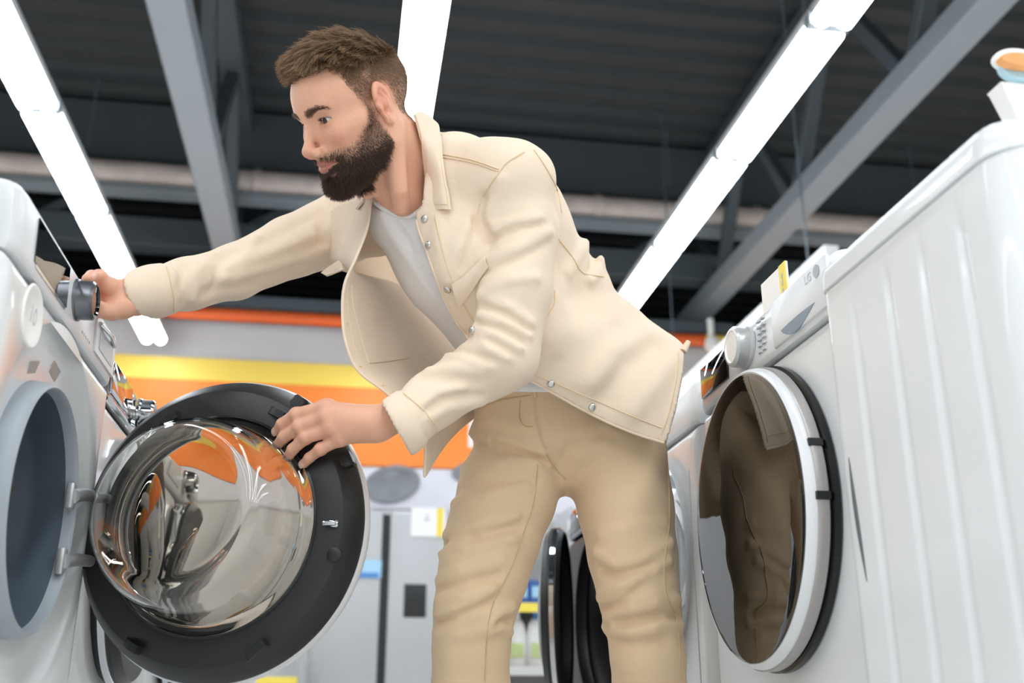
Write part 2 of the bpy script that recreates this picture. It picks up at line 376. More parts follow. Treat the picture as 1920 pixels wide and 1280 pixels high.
# round embossed sticker, label stickers
p = wl(60, 592, XL)
e = MB().lathe([(0.0, 0.0012), (0.034, 0.0012), (0.036, 0.0024), (0.041, 0.0024), (0.043, 0.0), (0.0, -0.001)], axm(0.0, p[1], p[2]), 40).build('round_badge', PAPER, wash)
text('badge_digits', '10', 0.034, Matrix.Translation((0.0014, p[1], p[2])) @ Matrix(((0, 0, 1, 0), (1, 0, 0, 0), (0, 1, 0, 0), (0, 0, 0, 1))), LGREY, e)
STK = mat('brown_grey_sticker', 'b8ada4', 0.5, noise=0.3, nscale=260)
for (px, py, a) in ((70, 694, 0.35), (106, 700, -0.25)):
    p = wl(px, py, XL-0.018); ry, rz_ = p[1], p[2]-gz; rr_ = math.hypot(ry, rz_); x_ = np.interp(rr_, [0.19, 0.215, 0.25, 0.258], [-0.026, -0.022, -0.010, -0.003])
    M = frame((x_+0.0004, p[1], p[2]), (1, -0.34*ry/rr_, -0.34*rz_/rr_), (0, ry, rz_)) @ Matrix.Rotation(math.pi/2, 4, 'Z')
    MB().box((-0.013, -0.019, -0.002), (0.013, 0.019, 0.0008), 0.0004, 1, M).build('label_sticker', STK, wash)
p = wl(12, 885, XL)
MB().box((-0.03, -0.165, gz-0.018), (0.004, -0.157, gz+0.01), 0.002, 1).build('lock_slot', BLACKP, wash)

# ---------------- its door, swung open towards the lens
DC = np.array([-0.214, 1.743, 0.278+H]); th = math.radians(-19.85)
DN = np.array([math.sin(th), -math.cos(th), 0.0])
FD = frame(DC, DN); FDI = Matrix(((1, 0, 0, XL), (0, 1, 0, YL), (0, 0, 1, PZ), (0, 0, 0, 1))).inverted() @ FD
door = MB().lathe([(0.174, 0.0), (0.1775, 0.004), (0.222, 0.004), (0.2245, 0.002), (0.246, -0.026), (0.2475, -0.034), (0.238, -0.036), (0.178, -0.034), (0.172, -0.012)], FDI, 128, closed=True).build('open_door', BLACKP, wash)
MB().lathe([(0.238, -0.0365), (0.2485, -0.0345), (0.2515, -0.042), (0.250, -0.056), (0.242, -0.064), (0.19, -0.066), (0.19, -0.060), (0.235, -0.058)], FDI, 128, closed=True).build('door_trim', WPLAS, door)
MB().lathe([(0.0, -0.061), (0.189, -0.061), (0.189, -0.064), (0.0, -0.0645)], FDI, 96).build('outer_pane', mat('tinted_pane', 'd2c6b6', 0.0, noise=0.01, Transmission_Weight=1.0, IOR=1.3), door)
# thick glass bowl (closed profile, about 6 mm), leaning towards the lower front as moulded
prof_o = [(0.189, -0.008), (0.186, 0.008), (0.178, 0.014), (0.170, 0.030), (0.166, 0.060), (0.160, 0.090), (0.148, 0.112), (0.132, 0.121), (0.118, 0.1225), (0.112, 0.118), (0.06, 0.112), (0.0, 0.110)]
prof_i = [(0.0, 0.104), (0.06, 0.106), (0.112, 0.112), (0.122, 0.1155), (0.136, 0.112), (0.146, 0.104), (0.154, 0.086), (0.160, 0.058), (0.164, 0.030), (0.172, 0.006), (0.178, -0.006), (0.180, -0.014), (0.189, -0.014)]
GS = 0.94
gl = MB().lathe([(r_*GS, h_) for r_, h_ in prof_o+prof_i], FDI, 128, closed=True)
# rake of the front face: deeper low down
inv = FDI.inverted(); vs2 = []
for v in gl.v:
    q = inv @ Vector(v)
    if q.z > 0.02: q.z += (q.z-0.02)*(-0.55*q.y); q.x -= (q.z-0.02)*0.10; q.y += (q.z-0.02)*0.10
    vs2.append(tuple(FDI @ q))
gl.v = vs2
gl.build('glass_bowl', GLASS, door, ang=70)
MB().lathe([(0.1785, 0.0005), (0.1805, 0.0055), (0.1765, 0.0075), (0.175, 0.0045)], FDI, 128, closed=True).build('bowl_seal', mat('seal_black', '0c0d0e', 0.25, noise=0.05), door)
def dloc(px, py, h=0.004):
    p = atpl(px, py, DC+DN*h, DN); return FD.inverted() @ Vector(p)
for (px, py, L, a) in ((320, 789, 0.040, 0.42), (522, 776, 0.036, -0.5), (482, 1219, 0.042, 0.62), (250, 1211, 0.034, -0.45)):
    q = dloc(px, py)
    M = FDI @ Matrix.Translation((q.x, q.y, 0.004)) @ Matrix.Rotation(a, 4, 'Z')
    MB().add([M @ Vector(v) for v in ((-L/2, -0.007, 0), (L/2, -0.007, 0), (L/2, 0.007, 0), (-L/2, 0.007, 0), (-L/2+0.003, -0.006, 0.004), (L/2-0.002, -0.006, 0.014), (L/2-0.002, 0.006, 0.014), (-L/2+0.003, 0.006, 0.004), (0.0, -0.006, 0.012), (0.0, 0.006, 0.012))],
             [(0, 1, 5, 8, 4), (1, 2, 6, 5), (2, 3, 7, 9, 6), (3, 0, 4, 7), (4, 8, 9, 7), (8, 5, 6, 9), (0, 3, 2, 1)]).build('locating_clip', BLACKP, door)
q = dloc(628, 1040)
MB().lathe([(0.012, 0.0), (0.0115, 0.006), (0.010, 0.007), (0, 0.007)], FDI @ Matrix.Translation((q.x, q.y, 0.004)), 24).build('rubber_stop', BLACKP, door)
q = dloc(624, 982)
hk = MB().box((-0.004, -0.006, 0), (0.010, 0.006, 0.006), 0.002, 1, FDI @ Matrix.Translation((q.x, q.y, 0.004)))
hk.box((-0.014, -0.004, 0.006), (0.008, 0.004, 0.012), 0.002, 2, FDI @ Matrix.Translation((q.x, q.y, 0.004)))
hk.build('latch_hook', CHROME, door)
for (px, py, a) in ((567, 745, 0), (668, 850, 0)):
    q = dloc(px, py, -0.012); r_ = math.hypot(q.x, q.y); an = math.atan2(q.y, q.x)
    M = FDI @ Matrix.Rotation(an, 4, 'Z')
    MB().box((0.226, -0.014, -0.034), (0.2495, 0.014, -0.006), 0.004, 1, M).build('rim_block', BLACKP, door)
for (px, py, hx, hy) in ((160, 931, 140, 930), (150, 1052, 122, 1052)):
    q = dloc(px+28, py); q0 = dloc(px-8, py)
    MB().box((min(q0.x, q.x)-0.004, q.y-0.011, 0.0), (q.x+0.012, q.y+0.011, 0.0052), 0.001, 1, FDI).build('hinge_slot', mat('slot_black', '050506', 0.6, noise=0.05), door)
    a = Vector(atX(hx-4, hy, XL)); b = Vector(FD @ Vector((q.x-0.008, q.y, 0.006)))
    a = Vector((a.x-XL, a.y-YL, a.z-PZ)); b = Vector((b.x-XL, b.y-YL, b.z-PZ))
    hm = MB().box((-0.008, a.y-0.010, a.z-0.02), (0.003, a.y+0.012, a.z+0.02), 0.003, 2)
    m_ = (a+b)/2+Vector((0, -0.006, 0.002))
    hm.tube([a, m_, b], [0.0115, 0.0105, 0.0095], 12)
    hm.build('door_hinge', mat('cast_hinge', 'c3c6c8', 0.35, 0.5, noise=0.05, nscale=80), wash)

# ---------------- white dryer in front at right, front at x = 0.68
XR = 0.68; YR = 1.60; TR = 0.645+H
def rl(px, py, X=XR): p = atX(px, py, X); return (XR-p[0], YR-p[1], p[2]-PZ)     # local coordinates of a front facing -x
def dryer_body(root, topz, seamz, W=0.598, D=0.6, cz=None, well=0.235, m=WHITE, mp=WPLAS):
    cabinet(W, D, 0.022, seamz-0.002, 0.0, cz, [(well, 0.0), (well-0.004, -0.004), (well-0.01, -0.03)], 0.022).build('cabinet', m, root)
    feet(root, W, D)
    prof = [(-D, seamz), (-0.001, seamz), (0.001, seamz+0.003), (0.003, seamz+0.012), (0.0, topz-0.035), (-0.008, topz-0.014), (-0.022, topz-0.004), (-0.042, topz), (-D, topz)]
    h = W/2; ysl = [-h, -h+0.002, -h+0.014, -h+0.03, 0, h-0.03, h-0.014, h-0.002, h]; ins = [0.02, 0.011, 0.003, 0, 0, 0, 0.003, 0.011, 0.02]
    vs = [(x-(d if x > -0.3 else 0), y, z-(d*0.9 if z > seamz+0.05 else 0)) for y, d in zip(ysl, ins) for (x, z) in prof]; n = len(prof); fs = []
    for j in range(len(ysl)-1):
        for i in range(n): fs.append((j*n+i, j*n+(i+1) % n, (j+1)*n+(i+1) % n, (j+1)*n+i))
    fs.append(tuple(range(n))); fs.append(tuple(range((len(ysl)-1)*n, len(ysl)*n))[::-1])
    return MB().add(vs, fs).build('control_panel', mp, root)
def fplate(y0, y1, z0, z1, th, name, m, par, x=0.003):
    return MB().box((x-0.003, y0, z0), (x+th, y1, z1), min(0.003, th*0.8), 2).build(name, m, par)
dry = thing('tumble_dryer', 'white tumble dryer at right with a round mirror dark glass door', 'dryer', (XR, YR, PZ), math.pi)
cy, cz_, _ = 0.0, 0, 0
DZc = 0.288+H-PZ; DYc = YR-1.585
seamR = 0.540+H-PZ; topR = TR-PZ
pn = dryer_body(dry, topR, seamR, cz=DZc, well=0.232)
a = rl(1327, 740); b = rl(1373, 655)
fplate(-0.272, -0.128, seamR+0.024, topR-0.020, 0.0035, 'display', BLACKG, pn)
PALEMK = mat('pale_grey_print', 'c9ced2', 0.45, noise=0.02)
k_ = rl(1402, 645)
knob(pn, 0.004, k_[1], seamR+0.052, 0.036, 0.028, mat('silver_knob', 'cfd1d4', 0.3, 0.4, noise=0.02), PAPER, 'pale silver program knob')
for k in range(6):
    for s_ in (0, 1): fplate(k_[1]+0.055+0.018*s_, k_[1]+0.068+0.018*s_, seamR+0.022+0.011*k, seamR+0.0240+0.011*k, 0.0034, 'marking', PALEMK, pn)
for k in range(3): fplate(k_[1]-0.05+0.02*k, k_[1]-0.043+0.02*k, seamR+0.008, seamR+0.0100, 0.0036, 'marking', PALEMK, pn)
MB().lathe([(0.006, 0.0), (0.006, 0.0035), (0.0045, 0.0035), (0.0045, 0.0)], axm(0.004, k_[1]-0.012, seamR+0.022), 20).build('power_symbol', GREYP, pn)
wt = fplate(0.085, 0.293, seamR+0.008, topR-0.018, 0.004, 'tank_drawer', WPLAS, dry)
GRZ = 0.567+H-PZ; mb = MB(); pts = []                          # leaf shaped recessed grip
for i in range(15): t_ = i/14; pts.append((0.121+0.125*t_, GRZ-0.020*math.sin(math.pi*t_**0.8)))
for i in range(1, 14): t_ = 1-i/14; pts.append((0.121+0.125*t_, GRZ+0.002*math.sin(math.pi*t_)))
pts2 = [(0.0077, y, z) for y, z in pts]
plate(pts2, 0.0004, 'grip_recess', mat('recess_blue_grey', '8393a0', 0.4, noise=0.1), wt)
BADGE = GREYP
mk = rl(1530, 515)
text('maker_badge', 'LG', 0.020, Matrix.Translation((0.0075, 0.232, topR-0.034)) @ Matrix(((0, 0, 1, 0), (1, 0, 0, 0), (0, 1, 0, 0), (0, 0, 0, 1))), PALEMK, wt)
MB().lathe([(0.010, 0.0), (0.010, 0.0012), (0, 0.0012)], axm(0.0072, 0.262, topR-0.034), 24).build('round_mark', GREYP, wt)
# closed door
dm = axm(0.0, DYc, DZc)
cd = MB().lathe([(0.226, 0.0), (0.2325, 0.006), (0.2325, 0.016), (0.236, 0.018), (0.2375, 0.034), (0.235, 0.044), (0.2300, 0.050), (0.2265, 0.049)], dm, 128).build('dryer_door', WPLAS, dry)
MB().lathe([(0.2335, 0.0), (0.2415, 0.003), (0.2415, 0.012), (0.2335, 0.016)], dm, 128).build('door_seal', mat('seal_black', '0c0d0e', 0.25), cd)
MB().lathe([(0.2366, 0.017), (0.2385, 0.019), (0.2393, 0.033), (0.2375, 0.036)], dm, 128).build('trim_band', mat('taupe_band', 'aaa7a5', 0.35, 0.3, noise=0.02), cd)
MB().lathe([(0.2272, 0.046)]+[(0.2272*math.cos(t_), 0.050+0.009*math.sin(t_)) for t_ in np.linspace(0.05, math.pi/2, 20)], dm, 128).build('door_glass', DARKGL, cd)
for zz in (0.066, -0.012):
    an = math.asin(zz/0.239)
    M = dm @ Matrix.Rotation(an, 4, 'Z')
    MB().box((0.2285, -0.006, 0.016), (0.2412, 0.006, 0.038), 0.001, 1, M).build('band_notch', BLACKP, cd)
# price card on top
c = atX(1430, 590, XR+0.03)
pc = thing('price_card', 'white price card with a yellow strip standing on top of the dryer', 'price card', (XR+0.035, c[1]-0.05, TR))
MB().box((-0.002, -0.055, 0.0), (0.002, 0.055, 0.068), 0.001, 1).build('card', PAPER, pc)
MB().box((-0.0035, -0.055, 0.002), (-0.0018, -0.028, 0.068), 0.0005, 1).build('yellow_strip', YELLOWT, pc)
for k, l in enumerate((0.014, 0.02, 0.012)): MB().box((-0.0042, -0.042, 0.014+0.014*k), (-0.0034, -0.038, 0.014+0.014*k+l*0.6)).build('print_mark', GREYP, pc)
MB().box((-0.012, -0.055, -0.0), (0.012, 0.055, 0.003), 0.001, 1).build('card_foot', PAPER, pc)

# ---------------- nearest machine at right, showing its ribbed side
sd = thing('tumble_dryer', 'white appliance with vertical pressed ribs on its side nearest the lens at right', 'dryer', (XR-0.035, 0, PZ))
NT = 0.588+H-PZ; y0, y1 = 0.845, 1.285
def near_side():
    prof = []                                # (depth inwards, z) outline of the side going up, rounded top edge
    zs = [0.02]+list(np.linspace(0.05, NT-0.05, 30))
    ribs = [0.94, 1.02, 1.10, 1.19]
    ycols = [y0+0.05-0.05*math.cos(math.pi/2*k/8) for k in range(8)]+list(np.linspace(y0+0.05, y1-0.03, 110))+[y1-0.03+0.03*math.sin(math.pi/2*k/6) for k in range(1, 7)]
    vs = []; nz = 0
    for iy, y in enumerate(ycols):
        col = []
        ed = max(0, (y-(y1-0.03))/0.03); en = max(0, (y0+0.05-y)/0.05); off = 0.03*(1-math.sqrt(max(0, 1-ed*ed)))+0.05*(1-math.sqrt(max(0, 1-en*en)))
        zo = min(off*0.3, 0.014)
        def rib(z):
            d = 0
            for r_ in ribs:
                t_ = abs(y-r_)/0.013
                if t_ < 1: d += 0.0035*(math.cos(math.pi*t_)*0.5+0.5)*min(1, max(0, (NT-0.075-z)/0.02))*min(1, max(0, (z-0.06)/0.02))
            return d
        for z in zs: col.append((off+rib(z), y, z))
        col.append((off+0.0, y, NT-0.045)); col.append((off+0.003, y, NT-0.0445)); col.append((off+0.003, y, NT-0.042)); col.append((off-0.003, y, NT-0.041))
        for k in range(7):
            a = math.pi/2*k/6; col.append((off-0.003+0.022*(1-math.cos(a)), y, NT-0.022+0.022*math.sin(a)-zo))
        col.append((0.6, y, NT-zo)); col.append((0.6, y, 0.02))
        nz = len(col); vs += col
    fs = []
    for i in range(len(ycols)-1):
        for j in range(nz): fs.append((i*nz+j, i*nz+(j+1) % nz, (i+1)*nz+(j+1) % nz, (i+1)*nz+j))
    fs.append(tuple(range(nz))[::-1]); fs.append(tuple(range((len(ycols)-1)*nz, len(ycols)*nz)))
    return MB().add(vs, fs)
near_side().build('cabinet', WHITE, sd, ang=55)
g1 = np.array(atX(1592, 858, XR-0.035)); g2 = np.array(atX(1606, 960, XR-0.035)); g3 = np.array(atX(1626, 1090, XR-0.035))
gpts = []
for k in range(13):
    t_ = k/12; q = (1-t_)**2*g1+2*t_*(1-t_)*g2+t_*t_*g3; gpts.append((-0.0005, q[1], q[2]-PZ))
MB().tube(gpts, [0.0005+0.0028*math.sin(math.pi*min(1, k/12)) for k in range(13)], 8).build('side_slot', mat('slot_grey', '565c60', 0.4, noise=0.1), sd)
for y in (0.92, 1.22):
    for x in (0.08, 0.54): MB().lathe([(0, 0), (0.022, 0), (0.022, 0.022), (0, 0.022)], Matrix.Translation((x, y, 0)), 12).build('foot', BLACKP, sd)
# promotional stand on it at the picture's upper right
zt = NT+PZ; PY = 0.95; tl_ = at(1876, 150, PY)
ps = thing('promo_stand', 'tapered white card stand with an orange and pale blue figure top at upper right', 'display stand', (tl_[0]+0.03, PY+0.014, zt-0.002), math.pi/2)
h = [tl_[2]-zt, at(1870, 97, PY)[2]-zt]
mb = MB(); yo = 0.115
for dx in (0,):
    zb_, zt_ = 0.0, h[0]
    vs = []
    for (z, w, d) in ((0.0, 0.045, 0.010), (h[0]-0.004, 0.078, 0.013), (h[0], 0.080, 0.014)):
        vs += [(-d, -w-0.05, z), (d, -w-0.05, z), (d, w-0.05, z), (-d, w-0.05, z)]
    mb.add(vs, [(0, 3, 2, 1), (8, 9, 10, 11)]+[(4*j+i, 4*j+(i+1) % 4, 4*j+4+(i+1) % 4, 4*j+4+i) for j in range(2) for i in range(4)])
mb.build('card_base', PAPER, ps, smooth=False)
hh = h[1]-h[0]; px1 = ps.location[1]
def pl(px, py, Y): q = at(px, py, Y); return ps.location[0]-q[0], q[2]-ps.location[2]
PB = mat('pale_blue_print', 'b9dbe8', 0.5, noise=0.03); PO = mat('pale_orange_print', 'f7a765', 0.5, noise=0.25, nscale=40)
def blob(name, m, cy_, cz2, ry, rz, x):
    MB().lathe([(0, -0.006), (0.96, -0.006), (1, -0.003), (1, 0.003), (0.96, 0.006), (0, 0.006)], Matrix.Translation((x, cy_, cz2)) @ AX @ Matrix.Diagonal((ry, rz, 1, 1)), 32).build(name, m, ps)
for nm, m_, px, py, rx, rz_, dx in (('white_cutout', PAPER, 1908, 117, 46, 21, 0.006), ('blue_cutout', PB, 1912, 132, 38, 22, -0.013), ('orange_cutout', PO, 1912, 116, 40, 12, -0.026)):
    X_ = ps.location[1]+dx; c_ = pl(px, py, X_); e_ = pl(px-rx, py, X_); f_ = pl(px, py-rz_, X_)
    blob(nm, m_, c_[0], c_[1], abs(e_[0]-c_[0]), abs(f_[1]-c_[1]), dx)

# ---------------- further machines of both rows
def plain_machine(name, label, cat, X, Y, rz, topz, mbody, mpanel, mglass, mring, knobm=CHROME, grp=None, dome=0.03, ajar=0.0, bare=False):
    r = thing(name, label, cat, (X, Y, PZ), rz)
    sz = topz-0.105; cz = sz-0.245
    p = dryer_body(r, topz, sz, cz=cz, well=0.22, m=mbody, mp=mpanel)
    if not bare:
        knob(p, 0.004, 0.0, sz+0.05, 0.030, 0.03, knobm, knobm)
        fplate(0.07, 0.24, sz+0.02, topz-0.03, 0.0035, 'display', BLACKG, p)
    fplate(-0.28, -0.10, sz+0.014, topz-0.03, 0.0035, 'detergent_drawer', mpanel, p)
    m_ = Matrix.Translation((0.02, -0.236, 0)) @ Matrix.Rotation(-math.radians(ajar), 4, 'Z') @ Matrix.Translation((-0.02, 0.236, 0)) @ axm(0, 0, cz)
    d = MB().lathe([(0.226, 0.0), (0.236, 0.01), (0.238, 0.034), (0.226, 0.048), (0.19, 0.052), (0.176, 0.046)], m_, 96).build('machine_door', mring, r)
    MB().lathe([(0.178, 0.045)]+[(0.178*math.cos(t_), 0.045+dome*math.sin(t_)) for t_ in np.linspace(0.05, math.pi/2, 14)], m_, 96).build('door_glass', mglass, d)
    MB().lathe([(0.236, 0.012), (0.2395, 0.014), (0.2395, 0.026), (0.236, 0.028)], m_, 96).build('chrome_rim', CHROME, d)
    return r
CHPAN = mat('mirror_panel', 'c9cbcd', 0.05, 1.0, noise=0.02)
plain_machine('washing_machine', 'washing machine with a mirror chrome panel and chrome knob behind the open door', 'washing machine', XL-0.014, 2.165, 0.0, TL-PZ-0.003, WHITE, CHPAN, BLACKG, BLACKP)
plain_machine('washing_machine', 'third white washing machine of the left row, mostly hidden by the open door', 'washing machine', XL, 2.80, 0.0, TL-PZ-0.02, WHITE, WPLAS, BLACKG, BLACKP)
nb = thing('washing_machine', 'white appliance corner at the far left edge, nearest the lens in the left row', 'washing machine', (XL-0.035, 0.885, PZ))
cabinet(0.6, 0.6, 0.022, 0.655+H-PZ, 0.0, 0.45, [(0.22, 0.0), (0.215, -0.004), (0.20, -0.006)], 0.02).build('cabinet', WHITE, nb)
MB().lathe([(0.2, -0.006), (0.2, 0.02), (0.18, 0.03), (0.15, 0.03), (0.14, 0.022), (0.0, 0.04)], axm(0, 0, 0.45), 64).build('machine_door', WPLAS, nb)
feet(nb, 0.6, 0.6)
def rr(Y, label, **k): pass
nbr = plain_machine('tumble_dryer', 'white tumble dryer just past the mirror door dryer, beside the leg of the man', 'dryer', XR, 2.235, math.pi, 0.640+H-PZ, WHITE, WPLAS, BLACKG, WPLAS, bare=True)
for y in (0.245,): MB().box((0.0, y, 0.03), (0.0015, y+0.004, 0.7), 0.0006, 1).build('panel_seam', LGREY, nbr)
bk = plain_machine('washing_machine', 'black washing machine with its glossy dark door ajar seen between the legs', 'washing machine', XR, 2.86, math.pi, 0.58+H-PZ, BLACKP, BLACKG, BLACKG, BLACKP, ajar=17)

# ---------------- fridges by the partition
FY = 7.6
def fx(px, py=1100): return at(px, py, FY)[0]
zt = at(720, 957, FY)[2]
fr = thing('side_by_side_fridge', 'silver side by side fridge with a dark water dispenser behind the open door', 'fridge', (0, FY, 0))
x0, xm0, xm1, x1 = fx(590), fx(713), fx(728), fx(868)
MB().box((x0, 0.06, 0.03), (x1, 0.75, zt-0.01), 0.01, 2).build('cabinet', FRIDGE, fr)
d1 = MB().box((x0, 0.0, 0.08), (xm0, 0.06, zt), 0.012, 3).build('door', FRIDGE, fr)
d2 = MB().box((xm1, 0.0, 0.08), (x1, 0.06, zt), 0.012, 3).build('door', FRIDGE, fr)
MB().box((xm0, 0.03, 0.08), (xm1, 0.06, zt-0.02), 0.002, 1).build('handle_gap', DARKGAP, fr)
MB().box((x0+0.03, 0.02, 0.0), (x1-0.03, 0.7, 0.08), 0.004, 1).build('plinth', DARKGAP, fr)
a = at(756, 1157, FY); b = at(800, 1095, FY)
dp = MB().box((a[0], -0.006, a[2]), (b[0], 0.01, b[2]), 0.006, 2).build('dispenser', DARKGAP, d2)
MB().box((a[0]+0.02, -0.009, a[2]+0.02), (b[0]-0.02, -0.004, b[2]-0.09), 0.003, 1).build('dispenser_niche', BLACKP, dp)
MB().box(((a[0]+b[0])/2-0.02, -0.016, b[2]-0.1), ((a[0]+b[0])/2+0.02, -0.004, b[2]-0.05), 0.003, 1).build('dispenser_nozzle', DARKGAP, dp)
def sticker(px0, py0, px1, py1, m, label, cat, strips=()):
    a = at(px0, py1, FY); b = at(px1, py0, FY)
    t = thing(cat.replace(' ', '_'), label, cat, ((a[0]+b[0])/2, FY-0.006, a[2])); w = (b[0]-a[0])/2; hh = b[2]-a[2]
    MB().box((-w, -0.003, 0), (w, 0.0055, hh), 0.001, 1).build('sheet', m, t)
    for (u0, u1, v0, v1, mm) in strips: MB().box((-w+2*w*u0, -0.005, hh*v0), (-w+2*w*u1, -0.0028, hh*v1), 0.0005, 1).build('printed_field', mm, t)
sticker(770, 953, 836, 1005, PAPER, 'white price sheet with a yellow band on the fridge door', 'price sheet', ((0.74, 0.93, 0, 1, YELLOWT), (0.38, 0.52, 0.55, 0.62, GREYP), (0.42, 0.5, 0.7, 0.75, GREYP)))
LB = mat('light_blue_label', 'a9d3f0', 0.5, noise=0.05); DB = mat('blue_label', '5a8fd0', 0.5, noise=0.05)
sticker(668, 1050, 716, 1083, LB, 'light blue label on the left fridge door', 'label', ((0, 0.9, 0, 0.3, DB),))
# shelf with bottles seen between the legs
SY = 5.2
def sx(px, py=1100): return at(px, py, SY)[0]
sh = thing('store_shelf', 'shelf unit with a yellow price rail seen between the legs', 'shelf', (0, SY, 0))
xa, xb = sx(940), sx(1075)
zs_ = [at(1000, 1130, SY)[2], at(1000, 1248, SY)[2], at(1000, 1040, SY)[2]]
MB().box((xa, 0.42, 0.0), (xb, 0.45, zs_[2]+0.25), 0.004, 1).build('back_panel', WALLM, sh)
for x in (xa, xb): MB().box((x-0.015, 0.0, 0.0), (x+0.015, 0.45, zs_[2]+0.25), 0.004, 1).build('side_panel', LGREY, sh)
for k, z in enumerate((zs_[0], zs_[1], 0.12)):
    b_ = MB().box((xa, 0.0, z-0.03), (xb, 0.43, z), 0.003, 1).build('shelf_board', WOODS if k == 1 else LGREY, sh)
    MB().box((xa+0.01, -0.012, z-0.045), (xb-0.01, 0.0, z), 0.002, 1).build('price_rail', YELLOWT if k == 0 else WALLM, b_)
BL = mat('blue_pack', '3a62a8', 0.45, noise=0.15, nscale=40)
for k in range(5):
    x = xa+0.055+0.064*k
    bx_ = thing('detergent_box', ['leftmost','second','middle','fourth','rightmost'][k]+' blue pack on the upper shelf seen between the legs', 'box', (x, SY+0.1, zs_[0]+0.001), 0, 'blue packs on the upper shelf')
    MB().box((-0.031, -0.05, 0), (0.031, 0.05, 0.115), 0.003, 1).build('carton', BL, bx_)
    MB().box((-0.02, -0.0515, 0.03), (0.02, -0.0495, 0.085), 0.001, 1).build('front_label', LB, bx_)
for k in range(2):
    x = sx(985)+0.109*k-0.03
    bo = thing('detergent_bottle', ['white detergent bottle with a white cap on the lower shelf', 'white detergent bottle with a blue cap on the lower shelf', 'white bottle at the right end of the lower shelf'][k], 'bottle', (x, SY+0.12, zs_[1]+0.001), 0, 'white bottles on the lower shelf')
    MB().lathe([(0, 0), (0.05, 0), (0.054, 0.01), (0.054, 0.15), (0.045, 0.20), (0.03, 0.225), (0.02, 0.23)], Matrix.Diagonal((1, 0.6, 1, 1)), 24).build('bottle_body', PAPER, bo)
    MB().lathe([(0.0, 0.262), (0.021, 0.262), (0.022, 0.228), (0.02, 0.224)], Matrix.Diagonal((1, 0.9, 1, 1)), 18).build('cap', [PAPER, DB, PAPER][k], bo)
    MB().box((-0.035, -0.0345, 0.04), (0.035, -0.0325, 0.11), 0.0008, 1).build('bottle_label', mat('pale_green_label', 'cbdc9a', 0.5, noise=0.3, nscale=60), bo)
# brown shelf end left of the fridge
bs = thing('store_shelf', 'brown shelf end standing left of the silver fridge', 'shelf', (fx(545), FY-0.3, 0))
MB().box((-0.16, 0, 0.0), (0.14, 0.4, 0.55), 0.006, 1).build('carcass', WOODS, bs)
MB().box((-0.165, -0.012, 0.53), (0.10, 0.0, 0.58), 0.003, 1).build('price_rail', YELLOWT, bs)
MB().box((0.10, -0.02, 0.0), (0.15, 0.02, 0.72), 0.004, 1).build('upright', STEEL, bs)
# ================================================================ sculpting helpers (signed distances -> one smooth mesh)
def V3(*p): return np.array(p, float)
def smin(a, b, k): h = np.clip(0.5+0.5*(b-a)/k, 0, 1); return b+(a-b)*h-k*h*(1-h)
def smax(a, b, k): return -smin(-a, -b, k)
def rc(P, a, b, ra, rb):
    ab = b-a; t = np.clip(((P-a)@ab)/(ab@ab), 0, 1); return np.linalg.norm(P-a-t[:, None]*ab, axis=1)-(ra+(rb-ra)*t)
def chain(P, pts, rs, k=None):
    d = None
    for i in range(len(pts)-1):
        e = rc(P, pts[i], pts[i+1], rs[i], rs[i+1]); d = e if d is None else (np.minimum(d, e) if not k else smin(d, e, k))
    return d
def ell(P, c, r, R=None):
    q = P-c
    if R is not None: q = q@R
    r = np.array(r, float); k0 = np.linalg.norm(q/r, axis=1); k1 = np.linalg.norm(q/(r*r), axis=1)+1e-9
    return k0*(k0-1)/k1
def polyd(P, pts):
    d = None
    for i in range(len(pts)-1):
        a = pts[i]; ab = pts[i+1]-a; t = np.clip(((P-a)@ab)/(ab@ab+1e-12), 0, 1); e = ((P-a-t[:, None]*ab)**2).sum(1)
        d = e if d is None else np.minimum(d, e)
    return np.sqrt(d)
